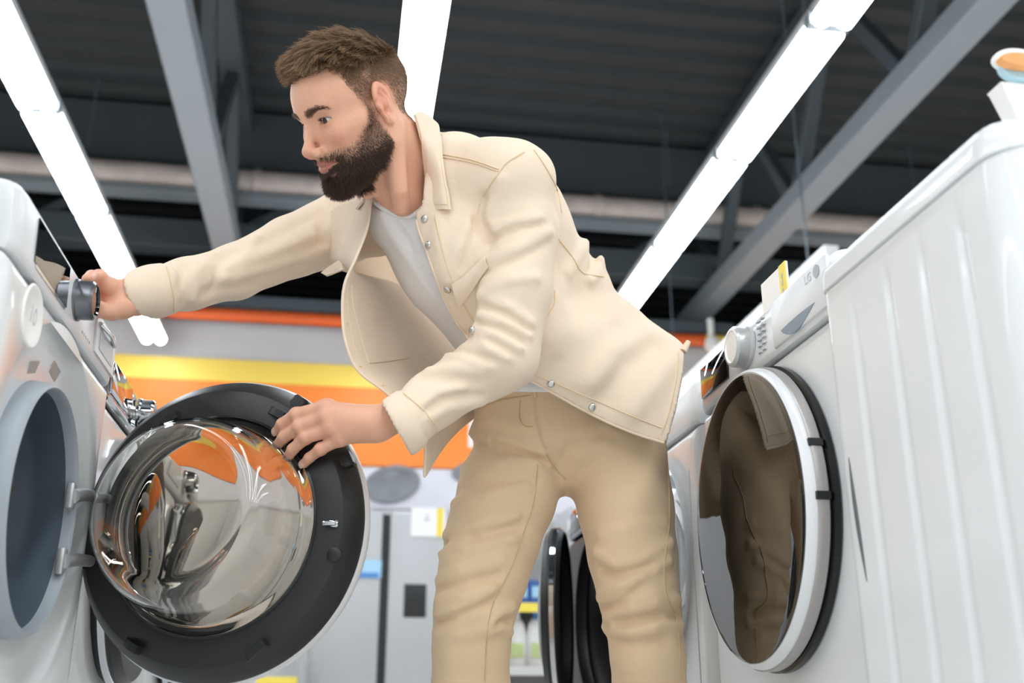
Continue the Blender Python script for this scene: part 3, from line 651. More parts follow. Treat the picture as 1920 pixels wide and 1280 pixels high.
def mesh_sdf(fn, lo, hi, h, B=8, slack=1.35):
    """surface nets on a grid of step h; blocks far from the surface are skipped"""
    lo = np.array(lo, float); n = (np.ceil((np.array(hi)-lo)/h/B).astype(int))*B+1
    nb = (n-1)//B
    bi = np.stack(np.meshgrid(*[np.arange(k) for k in nb], indexing='ij'), -1).reshape(-1, 3)
    cd = fn(lo+(bi*B+B/2)*h)
    act = bi[np.abs(cd) < B*h*0.87*slack+0.004]
    F = np.full(n, 9.0, np.float32)
    far = bi[np.abs(cd) >= B*h*0.87*slack+0.004]; fs = cd[np.abs(cd) >= B*h*0.87*slack+0.004]
    for b, s_ in zip(far[fs < 0], fs[fs < 0]): F[b[0]*B:b[0]*B+B+1, b[1]*B:b[1]*B+B+1, b[2]*B:b[2]*B+B+1] = -9
    off = np.stack(np.meshgrid(*[np.arange(B+1)]*3, indexing='ij'), -1).reshape(-1, 3)
    for s_ in range(0, len(act), 400):
        a = act[s_:s_+400]; idx = (a[:, None, :]*B+off[None]).reshape(-1, 3)
        F[idx[:, 0], idx[:, 1], idx[:, 2]] = fn(lo+idx*h)
    S = F < 0
    c = np.zeros(tuple(k-1 for k in n), np.uint8)
    for dx in (0, 1):
        for dy in (0, 1):
            for dz in (0, 1): c += S[dx:n[0]-1+dx, dy:n[1]-1+dy, dz:n[2]-1+dz]
    ci = np.argwhere((c > 0) & (c < 8)); cid = np.full(c.shape, -1, np.int32); cid[ci[:, 0], ci[:, 1], ci[:, 2]] = np.arange(len(ci))
    acc = np.zeros((len(ci), 3)); cnt = np.zeros(len(ci))
    cs = [(0, 0, 0), (1, 0, 0), (0, 1, 0), (1, 1, 0), (0, 0, 1), (1, 0, 1), (0, 1, 1), (1, 1, 1)]
    g = [F[ci[:, 0]+x, ci[:, 1]+y, ci[:, 2]+z].astype(float) for x, y, z in cs]
    for i in range(8):
        for j in range(i+1, 8):
            if sum(abs(cs[i][k]-cs[j][k]) for k in range(3)) != 1: continue
            m = (g[i] < 0) != (g[j] < 0); t = np.zeros(len(ci)); t[m] = g[i][m]/(g[i][m]-g[j][m])
            p = np.array(cs[i])+t[:, None]*(np.array(cs[j])-np.array(cs[i])); acc[m] += p[m]; cnt[m] += 1
    verts = lo+(ci+acc/cnt[:, None])*h
    quads = []
    for ax in range(3):
        u, v = [(1, 2), (2, 0), (0, 1)][ax]
        sl0 = [slice(None)]*3; sl1 = [slice(None)]*3; sl0[ax] = slice(0, n[ax]-1); sl1[ax] = slice(1, n[ax])
        d = S[tuple(sl0)] != S[tuple(sl1)]; e = np.argwhere(d)
        e = e[(e[:, u] > 0) & (e[:, v] > 0) & (e[:, u] < n[u]-1) & (e[:, v] < n[v]-1)]
        ins = S[e[:, 0], e[:, 1], e[:, 2]]
        def at_(du, dv): q = e.copy(); q[:, u] += du; q[:, v] += dv; return cid[q[:, 0], q[:, 1], q[:, 2]]
        q = np.stack([at_(-1, -1), at_(0, -1), at_(0, 0), at_(-1, 0)], 1)
        q[~ins] = q[~ins][:, ::-1]; quads.append(q)
    q = np.concatenate(quads); return verts, q[(q >= 0).all(1)]
def mesh_obj(name, parts, mats, parent=None, col=None, cols=None):
    vs = []; qs = []; o = 0
    for v, q in parts: vs.append(v); qs.append(q+o); o += len(v)
    v = np.concatenate(vs); q = np.concatenate(qs)
    me = bpy.data.meshes.new(name)
    me.vertices.add(len(v)); me.vertices.foreach_set('co', v.astype(np.float32).ravel())
    me.loops.add(len(q)*4); me.loops.foreach_set('vertex_index', q.astype(np.int32).ravel())
    me.polygons.add(len(q)); me.polygons.foreach_set('loop_start', np.arange(0, 4*len(q), 4, dtype=np.int32)); me.polygons.foreach_set('loop_total', np.full(len(q), 4, np.int32))
    me.update(calc_edges=True); me.validate()
    me.polygons.foreach_set('use_smooth', [True]*len(me.polygons))
    for m in (mats if isinstance(mats, (list, tuple)) else [mats]): me.materials.append(m)
    if cols is not None:
        a = me.color_attributes.new('Col', 'FLOAT_COLOR', 'POINT'); a.data.foreach_set('color', np.c_[cols, np.ones(len(cols))].astype(np.float32).ravel())
    o_ = bpy.data.objects.new(name, me); COL.objects.link(o_); o_.parent = parent
    return o_
def relax(v, q, it=2, lam=0.5):            # light smoothing
    e = np.concatenate([q[:, [0, 1]], q[:, [1, 2]], q[:, [2, 3]], q[:, [3, 0]]]); n = len(v)
    cnt = np.bincount(e[:, 0], minlength=n)+np.bincount(e[:, 1], minlength=n)
    for _ in range(it):
        s = np.stack([np.bincount(e[:, 0], v[e[:, 1], k], n)+np.bincount(e[:, 1], v[e[:, 0], k], n) for k in range(3)], 1)
        v = v+lam*(s/np.maximum(cnt, 1)[:, None]-v)
    return v
def grad(fn, P, e=8e-4):
    g = np.stack([fn(P+np.eye(3)[k]*e)-fn(P-np.eye(3)[k]*e) for k in range(3)], 1); return g/(np.linalg.norm(g, axis=1)[:, None]+1e-12)
def trace(fn, px, py, t0=1.0, t1=2.6):     # first point of a form met along a line of sight; None if missed
    d = cw*FPX+cr*(px-960.0)-cu*(py-640.0); d = d/np.linalg.norm(d); o = V3(0, 0, H); t = t0
    for _ in range(120):
        s = fn((o+d*t)[None])[0]
        if s < 2e-4: return o+d*t
        t += s*0.8
        if t > t1: return None
    return o+d*t
def near(fn, px, py):                      # as trace, but falls back to the closest approach
    p = trace(fn, px, py)
    if p is not None: return p
    d = cw*FPX+cr*(px-960.0)-cu*(py-640.0); d = d/np.linalg.norm(d); t = np.linspace(1.2, 2.4, 240)
    P = V3(0, 0, H)+t[:, None]*d; return P[np.argmin(fn(P))]
def creases(base, spec):
    """spec: (picture points, half width m, height m; negative = groove) -> displacement function"""
    L = []
    for pts, w, h in spec:
        q = [near(base, *p) for p in pts]; L.append((q, w, h, np.mean(q, 0), max(np.linalg.norm(a-np.mean(q, 0)) for a in q)+2.6*w))
    def f(P):
        d = np.zeros(len(P))
        for q, w, h, c, R in L:
            m = ((P-c)**2).sum(1) < R*R
            if m.any():
                x = polyd(P[m], q)/w; tp = 1.0; d[m] += h*np.exp(-x*x)*tp
        return d
    return f
def catmull(pts, n):
    p = np.array(pts, float); p = np.vstack([2*p[0]-p[1], p, 2*p[-1]-p[-2]]); out = []
    m = len(p)-3
    for t in np.linspace(0, m, n):
        i = min(int(t), m-1); u = t-i; a, b, c, d = p[i:i+4]
        out.append(0.5*((2*b)+(-a+c)*u+(2*a-5*b+4*c-d)*u*u+(-a+3*b-3*c+d)*u**3))
    return np.array(out)
def sheet(rows, nu, nv, th, name, m, parent, wob=None):
    """thin cloth through rows of control points"""
    R = np.array([catmull(r, nu) for r in rows]); G = np.array([catmull(R[:, i], nv) for i in range(nu)])   # nu x nv x 3
    du = np.gradient(G, axis=0); dv = np.gradient(G, axis=1); nn = np.cross(du, dv); nn /= np.linalg.norm(nn, axis=2)[..., None]+1e-12
    if wob is not None: G = G+nn*wob(np.linspace(0, 1, nu)[:, None], np.linspace(0, 1, nv)[None, :])[..., None]
    A = (G+nn*th/2).reshape(-1, 3); B_ = (G-nn*th/2).reshape(-1, 3); n = nu*nv; vs = np.vstack([A, B_]); fs = []
    for i in range(nu-1):
        for j in range(nv-1):
            a, b, c, d = i*nv+j, (i+1)*nv+j, (i+1)*nv+j+1, i*nv+j+1; fs.append((a, b, c, d)); fs.append((d+n, c+n, b+n, a+n))
    per = [i*nv for i in range(nu)]+[(nu-1)*nv+j for j in range(1, nv)]+[i*nv+nv-1 for i in range(nu-2, -1, -1)]+[j for j in range(nv-2, 0, -1)]
    for k in range(len(per)): a, b = per[k], per[(k+1) % len(per)]; fs.append((b, a, a+n, b+n))
    o = MB().add(vs, fs).build(name, m, parent, ang=60); return o, G
# ================================================================ the man
HC = V3(-0.0185, 1.5167, 0.9299+H)
HR = np.array([[-0.7753, 0.499, -0.3872], [-0.28, -0.8211, -0.4974], [-0.5662, -0.2772, 0.7763]])   # columns: face direction, his left, crown
HR, _r = np.linalg.qr(HR); HR = HR*np.sign(np.diag(_r))
HS = 1.0
def toL(p): return (np.asarray(p)-HC)@HR/HS
def toW(q): return np.asarray(q)@HR.T*HS+HC
NB = toL(at(800, 345, 1.66))               # neck base
NP = toL(at(742, 392, 1.585))              # pit of the throat
def lips(M):
    u = chain(M, [V3(0.0968, 0, -0.0648), V3(0.0958, 0.008, -0.0636), V3(0.0862, 0.0270, -0.0640)], [0.0044, 0.0044, 0.0018])
    l = chain(M, [V3(0.0950, 0, -0.0724), V3(0.0932, 0.010, -0.0718), V3(0.0856, 0.0260, -0.0656)], [0.0054, 0.0050, 0.0020])
    return u, l
def ear_sdf(M):
    ce = V3(-0.001, 0.0765, -0.003); Re = np.array(Matrix.Rotation(math.radians(20), 3, 'Z') @ Matrix.Rotation(math.radians(10), 3, 'Y'))
    E = (M-ce)@Re                           # local: x back-front, y out, z up
    ax = np.where(E[:, 2] > 0, 0.0185, 0.0185-0.006*np.clip(-E[:, 2]/0.03, 0, 1))
    r2 = np.sqrt((E[:, 0]/ax)**2+(E[:, 2]/0.0325)**2)
    disc = np.maximum((r2-1)*0.016, np.abs(E[:, 1]-0.003*r2*r2)-0.0026)
    rim = np.sqrt(((r2-0.90)*0.017)**2+(E[:, 1]-0.0052)**2)-0.0033
    rim = np.where((E[:, 0] > 0.006) & (E[:, 2] < 0.014), rim+np.clip((0.014-E[:, 2])/0.006, 0, 1)*0.004, rim)
    lobe = ell(E, V3(0.002, 0.002, -0.026), (0.0095, 0.0045, 0.0095))
    trag = ell(E, V3(0.013, 0.003, -0.004), (0.0045, 0.0055, 0.0085))
    anti = chain(E, [V3(-0.002, 0.004, 0.018), V3(-0.0095, 0.0055, 0.003), V3(-0.006, 0.0055, -0.013), V3(0.004, 0.005, -0.018)], [0.002, 0.0026, 0.0026, 0.0022])
    ear = smin(smin(disc, rim, 0.003), smin(lobe, anti, 0.003), 0.004)
    ear = smax(ear, -ell(E, V3(0.003, 0.005, -0.005), (0.0085, 0.006, 0.011)), 0.003)
    ear = smin(ear, trag, 0.003)
    return smin(ear, rc(M, V3(0.003, 0.060, -0.004), V3(-0.001, 0.072, -0.003), 0.018, 0.012), 0.006)
def head_sdf(Q):
    P = Q.copy(); ay = np.abs(P[:, 1]); M = P.copy(); M[:, 1] = ay
    d = ell(P, V3(-0.004, 0, 0.033), (0.098, 0.0765, 0.080))
    d = smin(d, ell(P, V3(0.046, 0, 0.030), (0.0505, 0.062, 0.056)), 0.022)
    d = smin(d, ell(P, V3(0.040, 0, -0.036), (0.052, 0.060, 0.064)), 0.022)
    d = smin(d, rc(M, V3(0.006, 0.052, -0.058), V3(0.071, 0.012, -0.097), 0.019, 0.018), 0.024)
    d = smin(d, rc(M, V3(0.0, 0.056, -0.02), V3(0.006, 0.053, -0.058), 0.016, 0.017), 0.02)
    d = smin(d, ell(P, V3(0.076, 0, -0.099), (0.0175, 0.021, 0.0165)), 0.016)
    d = smin(d, ell(P, V3(0.061, 0, -0.067), (0.037, 0.034, 0.030)), 0.016)
    d = smin(d, rc(M, V3(0.068, 0.042, -0.024), V3(0.035, 0.062, -0.016), 0.017, 0.012), 0.02)     # cheekbone
    d = smin(d, rc(M, V3(0.086, 0.006, 0.017), V3(0.076, 0.040, 0.021), 0.0115, 0.009), 0.012)      # brow
    d = smax(d, -ell(M, V3(0.099, 0.031, 0.0005), (0.0155, 0.017, 0.0115)), 0.014)                  # socket
    d = smin(d, chain(P, [V3(0.089, 0, 0.006), V3(0.101, 0, -0.019), V3(0.111, 0, -0.0385)], [0.0072, 0.0072, 0.0095]), 0.009)
    d = smin(d, rc(P, V3(0.111, 0, -0.0385), V3(0.100, 0, -0.050), 0.0092, 0.006), 0.006)
    d = smin(d, ell(M, V3(0.0995, 0.0125, -0.0450), (0.0115, 0.0075, 0.0085)), 0.006)               # wing of the nose
    d = smax(d, -ell(M, V3(0.1045, 0.0068, -0.0532), (0.0065, 0.0036, 0.0045)), 0.003)
    # lids around the eyeball
    ec = V3(0.0715, 0.0315, -0.001); lid = np.linalg.norm(M-ec, axis=1)-0.0138
    yy = (M[:, 1]-ec[1]); zz = M[:, 2]-ec[2]-0.0004-0.10*yy
    hh = 0.0050*(1-(yy/0.0152)**2); lo_ = 0.0042*(1-(yy/0.0152)**2)
    op = np.maximum(zz-hh, -zz-lo_)*0.8; op = np.maximum(op, 0.070-P[:, 0])
    d = smin(d, lid, 0.006)
    crease = np.abs(np.linalg.norm(np.c_[yy/1.25, zz-0.0015], axis=1)-0.0092)
    d = d + 0.0007*np.exp(-(crease/0.0013)**2)*(zz > 0.001)*(P[:, 0] > 0.06)
    d = smax(d, -op, 0.0012)
    # mouth
    mz = -0.0676+0.14*np.maximum(ay-0.014, 0)
    lipu, lipl = lips(M)
    d = smin(d, lipu, 0.004); d = smin(d, lipl, 0.004)
    gm = np.where((P[:, 0] > 0.07) & (ay < 0.033), np.exp(-((P[:, 2]-mz)/0.0014)**2)*np.clip((0.0325-ay)/0.004, 0, 1), 0)
    d = d+0.0034*gm
    d = d+0.0016*np.exp(-(np.linalg.norm(M-V3(0.084, 0.032, -0.0632), axis=1)/0.0045)**2)           # corner dimple
    d = d+0.0012*np.exp(-(polyd(M, [V3(0.098, 0.019, -0.042), V3(0.090, 0.031, -0.052), V3(0.083, 0.038, -0.062)])/0.0035)**2)   # smile line
    # ear
    ear = ear_sdf(M)
    d = smin(d, ear, 0.005)
    # neck
    nk = rc(P, V3(-0.030, 0, -0.050), NB, 0.054, 0.066)
    nk = smin(nk, rc(P, V3(0.012, 0, -0.085), NP+(NB-NP)*0.3, 0.032, 0.036), 0.03)
    sc_ = chain(P, [V3(-0.022, 0.052, -0.04), NP+V3(0, 0.03, 0.03), NP+V3(0, 0.016, 0)], [0.014, 0.014, 0.010]); nk = smin(nk, sc_, 0.03)
    nk = smin(nk, ell(P, V3(0.034, 0, -0.128), (0.014, 0.011, 0.016)), 0.012)
    d = smin(d, nk, 0.018)
    return d
hv, hq = mesh_sdf(head_sdf, (-0.125, -0.105, -0.27), (0.14, 0.105, 0.125), 0.0021)
hv = relax(hv, hq, 1, 0.35)
# colour of the skin as it is: lips, flush, beard shadow, scalp under the hair
def lerp(a, b, t): return a+(b-a)*t[:, None]
def sstep(a, b, x): t = np.clip((x-a)/(b-a), 0, 1); return t*t*(3-2*t)
SKIN = np.array(lin('e3ae92')[:3]); LIPC = np.array(lin('b9705f')[:3]); FLUSH = np.array(lin('d98f76')[:3]); STUB = np.array(lin('5a4638')[:3]); SCALP = np.array(lin('54402f')[:3])
HLa = np.radians([0, 25, 38, 47, 53, 58, 63, 72, 80, 90, 100, 110, 122, 150, 180]); HLz = np.array([0.066, 0.068, 0.069, 0.054, 0.034, 0.012, -0.006, -0.008, 0.010, 0.030, 0.020, -0.005, -0.026, -0.046, -0.052])
def scalp_h(v): return v[:, 2]-np.interp(np.arctan2(np.abs(v[:, 1]), v[:, 0]+0.012), HLa, HLz)   # height above the hairline
def beard_w(v):
    x, ay, z = v[:, 0], np.abs(v[:, 1]), v[:, 2]
    zc = np.interp(x, [-0.01, 0.010, 0.024, 0.038, 0.052, 0.066, 0.080, 0.095], [-0.03, 0.010, 0.002, -0.026, -0.042, -0.049, -0.0465, -0.0485])
    w = sstep(0.006, -0.022, z-zc)
    rear = np.interp(z, [-0.115, -0.09, -0.065, -0.03, 0.01], [0.028, 0.012, 0.000, 0.010, 0.018])
    w *= sstep(-0.004, 0.006, x-rear)
    w *= sstep(-0.132, -0.118, z+0.0*x)
    w *= np.where(x < 0.03, sstep(-0.105, -0.090, z), 1)
    u_, l_ = lips(np.c_[x, ay, z]); w *= np.where(x > 0.075, sstep(0.0010, 0.0026, np.minimum(u_, l_)), 1)
    patch = np.exp(-(((ay-0.019)/0.0085)**2+((z+0.0835)/0.0050)**2)); w *= np.where(x > 0.07, 1-0.85*patch, 1)
    phil = np.where((x > 0.085) & (z > -0.062), sstep(0.002, 0.006, ay)*0.6+0.4, 1); w *= phil
    w *= np.where((x > 0.094) & (z > -0.0525) & (ay < 0.018), 0, 1)
    w *= np.where((x > 0.075) & (z > -0.055) & (ay > 0.034), 0.55, 1)
    return np.clip(w, 0, 1)
cx_ = np.tile(SKIN, (len(hv), 1)); ay = np.abs(hv[:, 1])
g3 = lambda c, r: np.exp(-(((hv[:, 0]-c[0])/r[0])**2+((ay-c[1])/r[1])**2+((hv[:, 2]-c[2])/r[2])**2))
cx_ = lerp(cx_, FLUSH, 0.55*g3((0.072, 0.045, -0.034), (0.03, 0.02, 0.018)))
cx_ = lerp(cx_, FLUSH, 0.6*g3((0.115, 0.0, -0.040), (0.014, 0.012, 0.012)))
cx_ = lerp(cx_, FLUSH, 0.85*g3((0.0, 0.081, 0.004), (0.022, 0.014, 0.034)))
cx_ = lerp(cx_, FLUSH, 0.5*g3((0.085, 0.032, -0.010), (0.012, 0.016, 0.006)))
lu_, ll_ = lips(np.c_[hv[:, 0], ay, hv[:, 2]]); cx_ = lerp(cx_, LIPC, 0.85*sstep(0.0022, 0.0008, np.minimum(lu_, ll_)))
bw_ = beard_w(hv); cx_ = lerp(cx_, STUB, np.clip(bw_*0.62, 0, 0.62))
sh_ = scalp_h(hv); earm = (ear_sdf(np.c_[hv[:, 0], ay, hv[:, 2]]) < 0.0012) & (ay > 0.070)
cx_ = lerp(cx_, SCALP, np.where(earm, 0, sstep(-0.004, 0.030, sh_)*(0.42+0.36*sstep(0.03, 0.07, hv[:, 2]))))
head_cols = cx_
SKINM = bpy.data.materials.new('skin'); SKINM.use_nodes = True
_nt = SKINM.node_tree; _b = _nt.nodes['Principled BSDF']; _at = _nt.nodes.new('ShaderNodeAttribute'); _at.attribute_name = 'Col'
_no = _nt.nodes.new('ShaderNodeTexNoise'); _no.inputs['Scale'].default_value = 160; _no.inputs['Detail'].default_value = 5
_tc = _nt.nodes.new('ShaderNodeTexCoord'); _nt.links.new(_tc.outputs['Object'], _no.inputs['Vector'])
_mx = _nt.nodes.new('ShaderNodeMix'); _mx.data_type = 'RGBA'; _mx.blend_type = 'SOFT_LIGHT'; _mx.inputs['Factor'].default_value = 0.18
_nt.links.new(_at.outputs['Color'], _mx.inputs['A']); _nt.links.new(_no.outputs['Fac'], _mx.inputs['B']); _nt.links.new(_mx.outputs['Result'], _b.inputs['Base Color'])
_bp = _nt.nodes.new('ShaderNodeBump'); _bp.inputs['Strength'].default_value = 0.10; _bp.inputs['Distance'].default_value = 0.001
_n2 = _nt.nodes.new('ShaderNodeTexNoise'); _n2.inputs['Scale'].default_value = 900; _nt.links.new(_tc.outputs['Object'], _n2.inputs['Vector'])
_nt.links.new(_n2.outputs['Fac'], _bp.inputs['Height']); _nt.links.new(_bp.outputs['Normal'], _b.inputs['Normal'])
_b.inputs['Roughness'].default_value = 0.48; _b.inputs['Subsurface Weight'].default_value = 0.22; _b.inputs['Subsurface Radius'].default_value = (1.0, 0.35, 0.2); _b.inputs['Subsurface Scale'].default_value = 0.006

# ---- skeleton of the rest of him
def dpt(px, py, h): return atpl(px, py, DC+DN*h, DN)
shL, elL, wrL = at(955, 345, 1.545), at(945, 668, 1.565), dpt(722, 792, 0.036)
shR, elR, wrR = at(650, 425, 1.83), at(440, 510, 1.765), at(258, 554, 1.665)
hipL, knL, anL = at(1160, 850, 1.80), at(1203, 1110, 1.76), None
hipR, knR = at(975, 850, 1.83), at(893, 1110, 1.79)
anL = np.array([knL[0]+0.035, knL[1]+0.06, 0.09]); anR = np.array([knR[0]-0.015, knR[1]+0.06, 0.09])
TA, TB, TC, TD = at(805, 375, 1.665), at(892, 440, 1.70), at(1005, 590, 1.79), at(1075, 740, 1.84)
LAX = shL-shR; LAX = LAX/np.linalg.norm(LAX)
wristL_dir = wrL-elL; wristL_dir /= np.linalg.norm(wristL_dir); wristR_dir = wrR-elR; wristR_dir /= np.linalg.norm(wristR_dir)
# hands: joints of each finger
fgL = [  # index, middle, ring, little on the door rim (knuckle, two bends, tip)
    [dpt(612, 764, 0.040), dpt(556, 777, 0.036), dpt(529, 795, 0.024), dpt(520, 808, 0.0135)],
    [dpt(612, 783, 0.043), dpt(562, 800, 0.037), dpt(532, 820, 0.024), dpt(521, 834, 0.0135)],
    [dpt(622, 803, 0.041), dpt(573, 820, 0.034), dpt(549, 842, 0.022), dpt(540, 857, 0.013)],
    [dpt(638, 822, 0.034), dpt(601, 842, 0.029), dpt(580, 858, 0.020), dpt(570, 869, 0.0125)]]
frL = [[0.0122, 0.0110, 0.0097, 0.0086], [0.0122, 0.0110, 0.0097, 0.0086], [0.0118, 0.0105, 0.0092, 0.0082], [0.0107, 0.0094, 0.0082, 0.0074]]
thL = [dpt(690, 786, 0.022), dpt(664, 792, -0.022), dpt(636, 800, -0.080), dpt(612, 806, -0.084)]
def hand_sdf(P, wr, el, mc, fingers, fr, th, wax, rw=0.0245):
    d = None
    fore = el+(wr-el)*0.45
    flat = (P-wr)@wax                       # squash the wrist across its thin axis
    d = rc(P+np.outer(flat, wax)*0.22, fore, wr, 0.036, rw)
    for i, f in enumerate(fingers):
        w0 = wr+(f[0]-wr)*(0.12 if i < 3 else 0.30)
        d = smin(d, rc(P, w0, f[0]-(f[0]-wr)*0.08, 0.0205 if i < 3 else 0.0235, 0.0125 if i < 3 else 0.0115), 0.016)
    for i in range(3):
        a = (fingers[i][0]+fingers[i+1][0])/2; d = smin(d, rc(P, wr+(a-wr)*0.35, wr+(a-wr)*0.82, 0.017, 0.011), 0.01)
    for f, r in zip(fingers, fr):
        e = chain(P, f, r, 0.004)
        e = smin(e, np.linalg.norm(P-f[1], axis=1)-r[1]*1.07, 0.004)
        d = smin(d, e, 0.0055)
        d = smin(d, np.linalg.norm(P-f[0], axis=1)-r[0]*1.12, 0.009)
    e = chain(P, th, [0.016, 0.0135, 0.0115, 0.009], 0.006)
    d = smin(d, smin(e, rc(P, wr+(th[0]-wr)*0.1, th[0], 0.018, 0.017), 0.01), 0.012)
    return d
waxL = np.cross(fgL[0][0]-fgL[3][0], wrL-fgL[1][0]); waxL /= np.linalg.norm(waxL)
handL = lambda P: hand_sdf(P, wrL, elL, None, fgL, frL, thL, waxL)
fgR = [
    [at(206, 537, 1.640), at(186, 519, 1.625), at(172, 518, 1.600), at(164, 523, 1.570)],
    [at(204, 553, 1.658), at(181, 540, 1.655), at(172, 547, 1.640), at(170, 556, 1.628)],
    [at(204, 567, 1.658), at(184, 558, 1.662), at(176, 566, 1.650), at(175, 574, 1.640)],
    [at(208, 580, 1.652), at(190, 574, 1.658), at(184, 582, 1.650), at(182, 588, 1.645)]]
thR = [at(234, 576, 1.645), at(210, 584, 1.638), at(196, 583, 1.632), at(188, 574, 1.625)]
waxR = np.cross(fgR[0][0]-fgR[3][0], wrR-fgR[1][0]); waxR /= np.linalg.norm(waxR)
handR = lambda P: hand_sdf(P, wrR, elR, None, fgR, frL, thR, waxR, 0.031)
def hand_parts(fn, pts, nm):
    a = np.array(pts); lo = a.min(0)-0.03; hi = a.max(0)+0.03
    v, q = mesh_sdf(fn, lo, hi, 0.0017); v = relax(v, q, 1, 0.3)
    return v, q
def hand_cols(v, fingers):
    c = np.tile(SKIN, (len(v), 1))
    for f in fingers:
        for p, r, k in ((f[0], 0.011, 0.40), (f[1], 0.008, 0.50), (f[2], 0.006, 0.35), (f[3], 0.009, 0.35)):
            c = lerp(c, FLUSH, k*np.exp(-(((v-p)**2).sum(1))/(r*r*1.6)))
    return c
hL = hand_parts(handL, [p for f in fgL for p in f]+thL+[wrL, wrL+(elL-wrL)*0.4], 'L')
hR = hand_parts(handR, [p for f in fgR for p in f]+thR+[wrR, wrR+(elR-wrR)*0.4], 'R')
# trunk and limbs under the clothes
def trunk(P):
    d = chain(P, [toW(V3(-0.03, 0, -0.10)), toW(NB)], [0.040, 0.040])
    d = smin(d, rc(P, shL-LAX*0.05, shR+LAX*0.05, 0.03, 0.03), 0.02)
    d = smin(d, chain(P, [TA+V3(0.03, 0.03, -0.03), TB, TC, TD], [0.05, 0.09, 0.09, 0.095]), 0.05)
    d = smin(d, rc(P, hipL, hipR, 0.07, 0.07), 0.05)
    for c, r in (([shL, elL, wrL], [0.034, 0.030, 0.021]), ([shR, elR, wrR], [0.034, 0.030, 0.021]), ([hipL, knL, anL], [0.065, 0.045, 0.034]), ([hipR, knR, anR], [0.065, 0.045, 0.034])):
        d = smin(d, chain(P, c, r), 0.02)
    return d
tv, tq = mesh_sdf(trunk, (-0.36, 1.42, 0.06), (0.66, 2.0, 1.22), 0.012)
cols = np.concatenate([head_cols, hand_cols(hL[0], fgL), hand_cols(hR[0], fgR), np.tile(SKIN, (len(tv), 1))])
man = mesh_obj('person', [(toW(hv), hq), hL, hR, (tv, tq)], SKINM, None, cols=cols)
tag(man, 'bearded person in open cream overshirt and sand trousers leaning to turn a washer knob', 'person')

# ---- eyes
EYEW = mat('eye_white', 'e9e4df', 0.12, noise=0.02); IRIS = mat('brown_iris', '4a3524', 0.15, noise=0.3, nscale=300); PUP = mat('pupil', '050505', 0.05, noise=0.05)
for s_ in (1, -1):
    c = V3(0.0715, 0.0315*s_, -0.001); g = V3(0.97, 0.13+0.02*s_, -0.02); g /= np.linalg.norm(g); r = 0.0124; prof = []; mi = []
    w = toW(c); gd = HR@g
    M = Matrix.Translation(w) @ Vector((0, 0, 1)).rotation_difference(Vector(gd)).to_matrix().to_4x4()
    mb = MB(); th_ = [0, 0.18, 0.20, 0.30, 0.44, 0.47, 0.7, 1.0, 1.4, 1.8, 2.3, 3.14]
    for k in range(len(th_)-1):
        mb.lathe([(r*math.sin(th_[k]), r*math.cos(th_[k])), (r*math.sin(th_[k+1]), r*math.cos(th_[k+1]))], M, 32, mi=2 if k < 2 else (1 if k < 5 else 0))
    mb.build('eye', [EYEW, IRIS, PUP], man, ang=180)

# ---- hair, brows and beard as strands
def area_sample(v, q, w, n, rng):
    t = np.concatenate([q[:, [0, 1, 2]], q[:, [0, 2, 3]]]); a, b, c = v[t[:, 0]], v[t[:, 1]], v[t[:, 2]]
    nn = np.cross(b-a, c-a); ar = np.linalg.norm(nn, axis=1)*0.5*w[t].mean(1); pk = rng.choice(len(t), n, p=ar/ar.sum())
    u = rng.random((n, 2)); f = u.sum(1) > 1; u[f] = 1-u[f]
    p = a[pk]+(b-a)[pk]*u[:, :1]+(c-a)[pk]*u[:, 1:]; return p, nn[pk]/(np.linalg.norm(nn[pk], axis=1)[:, None]+1e-12)
HAIRM = []
def hair_mat(name, root, tip, rough=0.45):
    m = bpy.data.materials.new(name); m.use_nodes = True; nt = m.node_tree; b = nt.nodes['Principled BSDF']
    hi = nt.nodes.new('ShaderNodeHairInfo'); cr_ = nt.nodes.new('ShaderNodeMix'); cr_.data_type = 'RGBA'
    cr_.inputs['A'].default_value = lin(root); cr_.inputs['B'].default_value = lin(tip); nt.links.new(hi.outputs['Intercept'], cr_.inputs['Factor'])
    c2 = nt.nodes.new('ShaderNodeMix'); c2.data_type = 'RGBA'; c2.blend_type = 'MULTIPLY'; c2.inputs['Factor'].default_value = 0.6
    nt.links.new(cr_.outputs['Result'], c2.inputs['A']); rp = nt.nodes.new('ShaderNodeMapRange'); rp.inputs['To Min'].default_value = 0.55; rp.inputs['To Max'].default_value = 1.25
    nt.links.new(hi.outputs['Random'], rp.inputs['Value']); nt.links.new(rp.outputs['Result'], c2.inputs['B']); nt.links.new(c2.outputs['Result'], b.inputs['Base Color'])
    b.inputs['Roughness'].default_value = rough; return m
def strands(name, P, m, parent, r0, r1):   # P: n x k x 3 in head space
    n, k, _ = P.shape; hc = bpy.data.hair_curves.new(name); hc.add_curves([k]*n)
    hc.attributes['position'].data.foreach_set('vector', toW(P.reshape(-1, 3)).astype(np.float32).ravel())
    ra = hc.attributes.get('radius') or hc.attributes.new('radius', 'FLOAT', 'POINT')
    ra.data.foreach_set('value', np.tile(np.linspace(r0, r1, k), n).astype(np.float32)); hc.materials.append(m)
    o = bpy.data.objects.new(name, hc); COL.objects.link(o); o.parent = parent; return o
rng = np.random.default_rng(3)
def noise3(p, f, s):                        # cheap smooth vector noise
    r = np.random.default_rng(s); out = 0
    for _ in range(5):
        k = r.normal(size=3)*f; out = out+np.sin(p@k+r.random()*6.3)[:, None]*r.normal(size=3)
    return out/2.2
def norm(a): return a/(np.linalg.norm(a, axis=-1, keepdims=True)+1e-12)
BROWNH = hair_mat('brown_hair', '34261c', '9a7b5a')
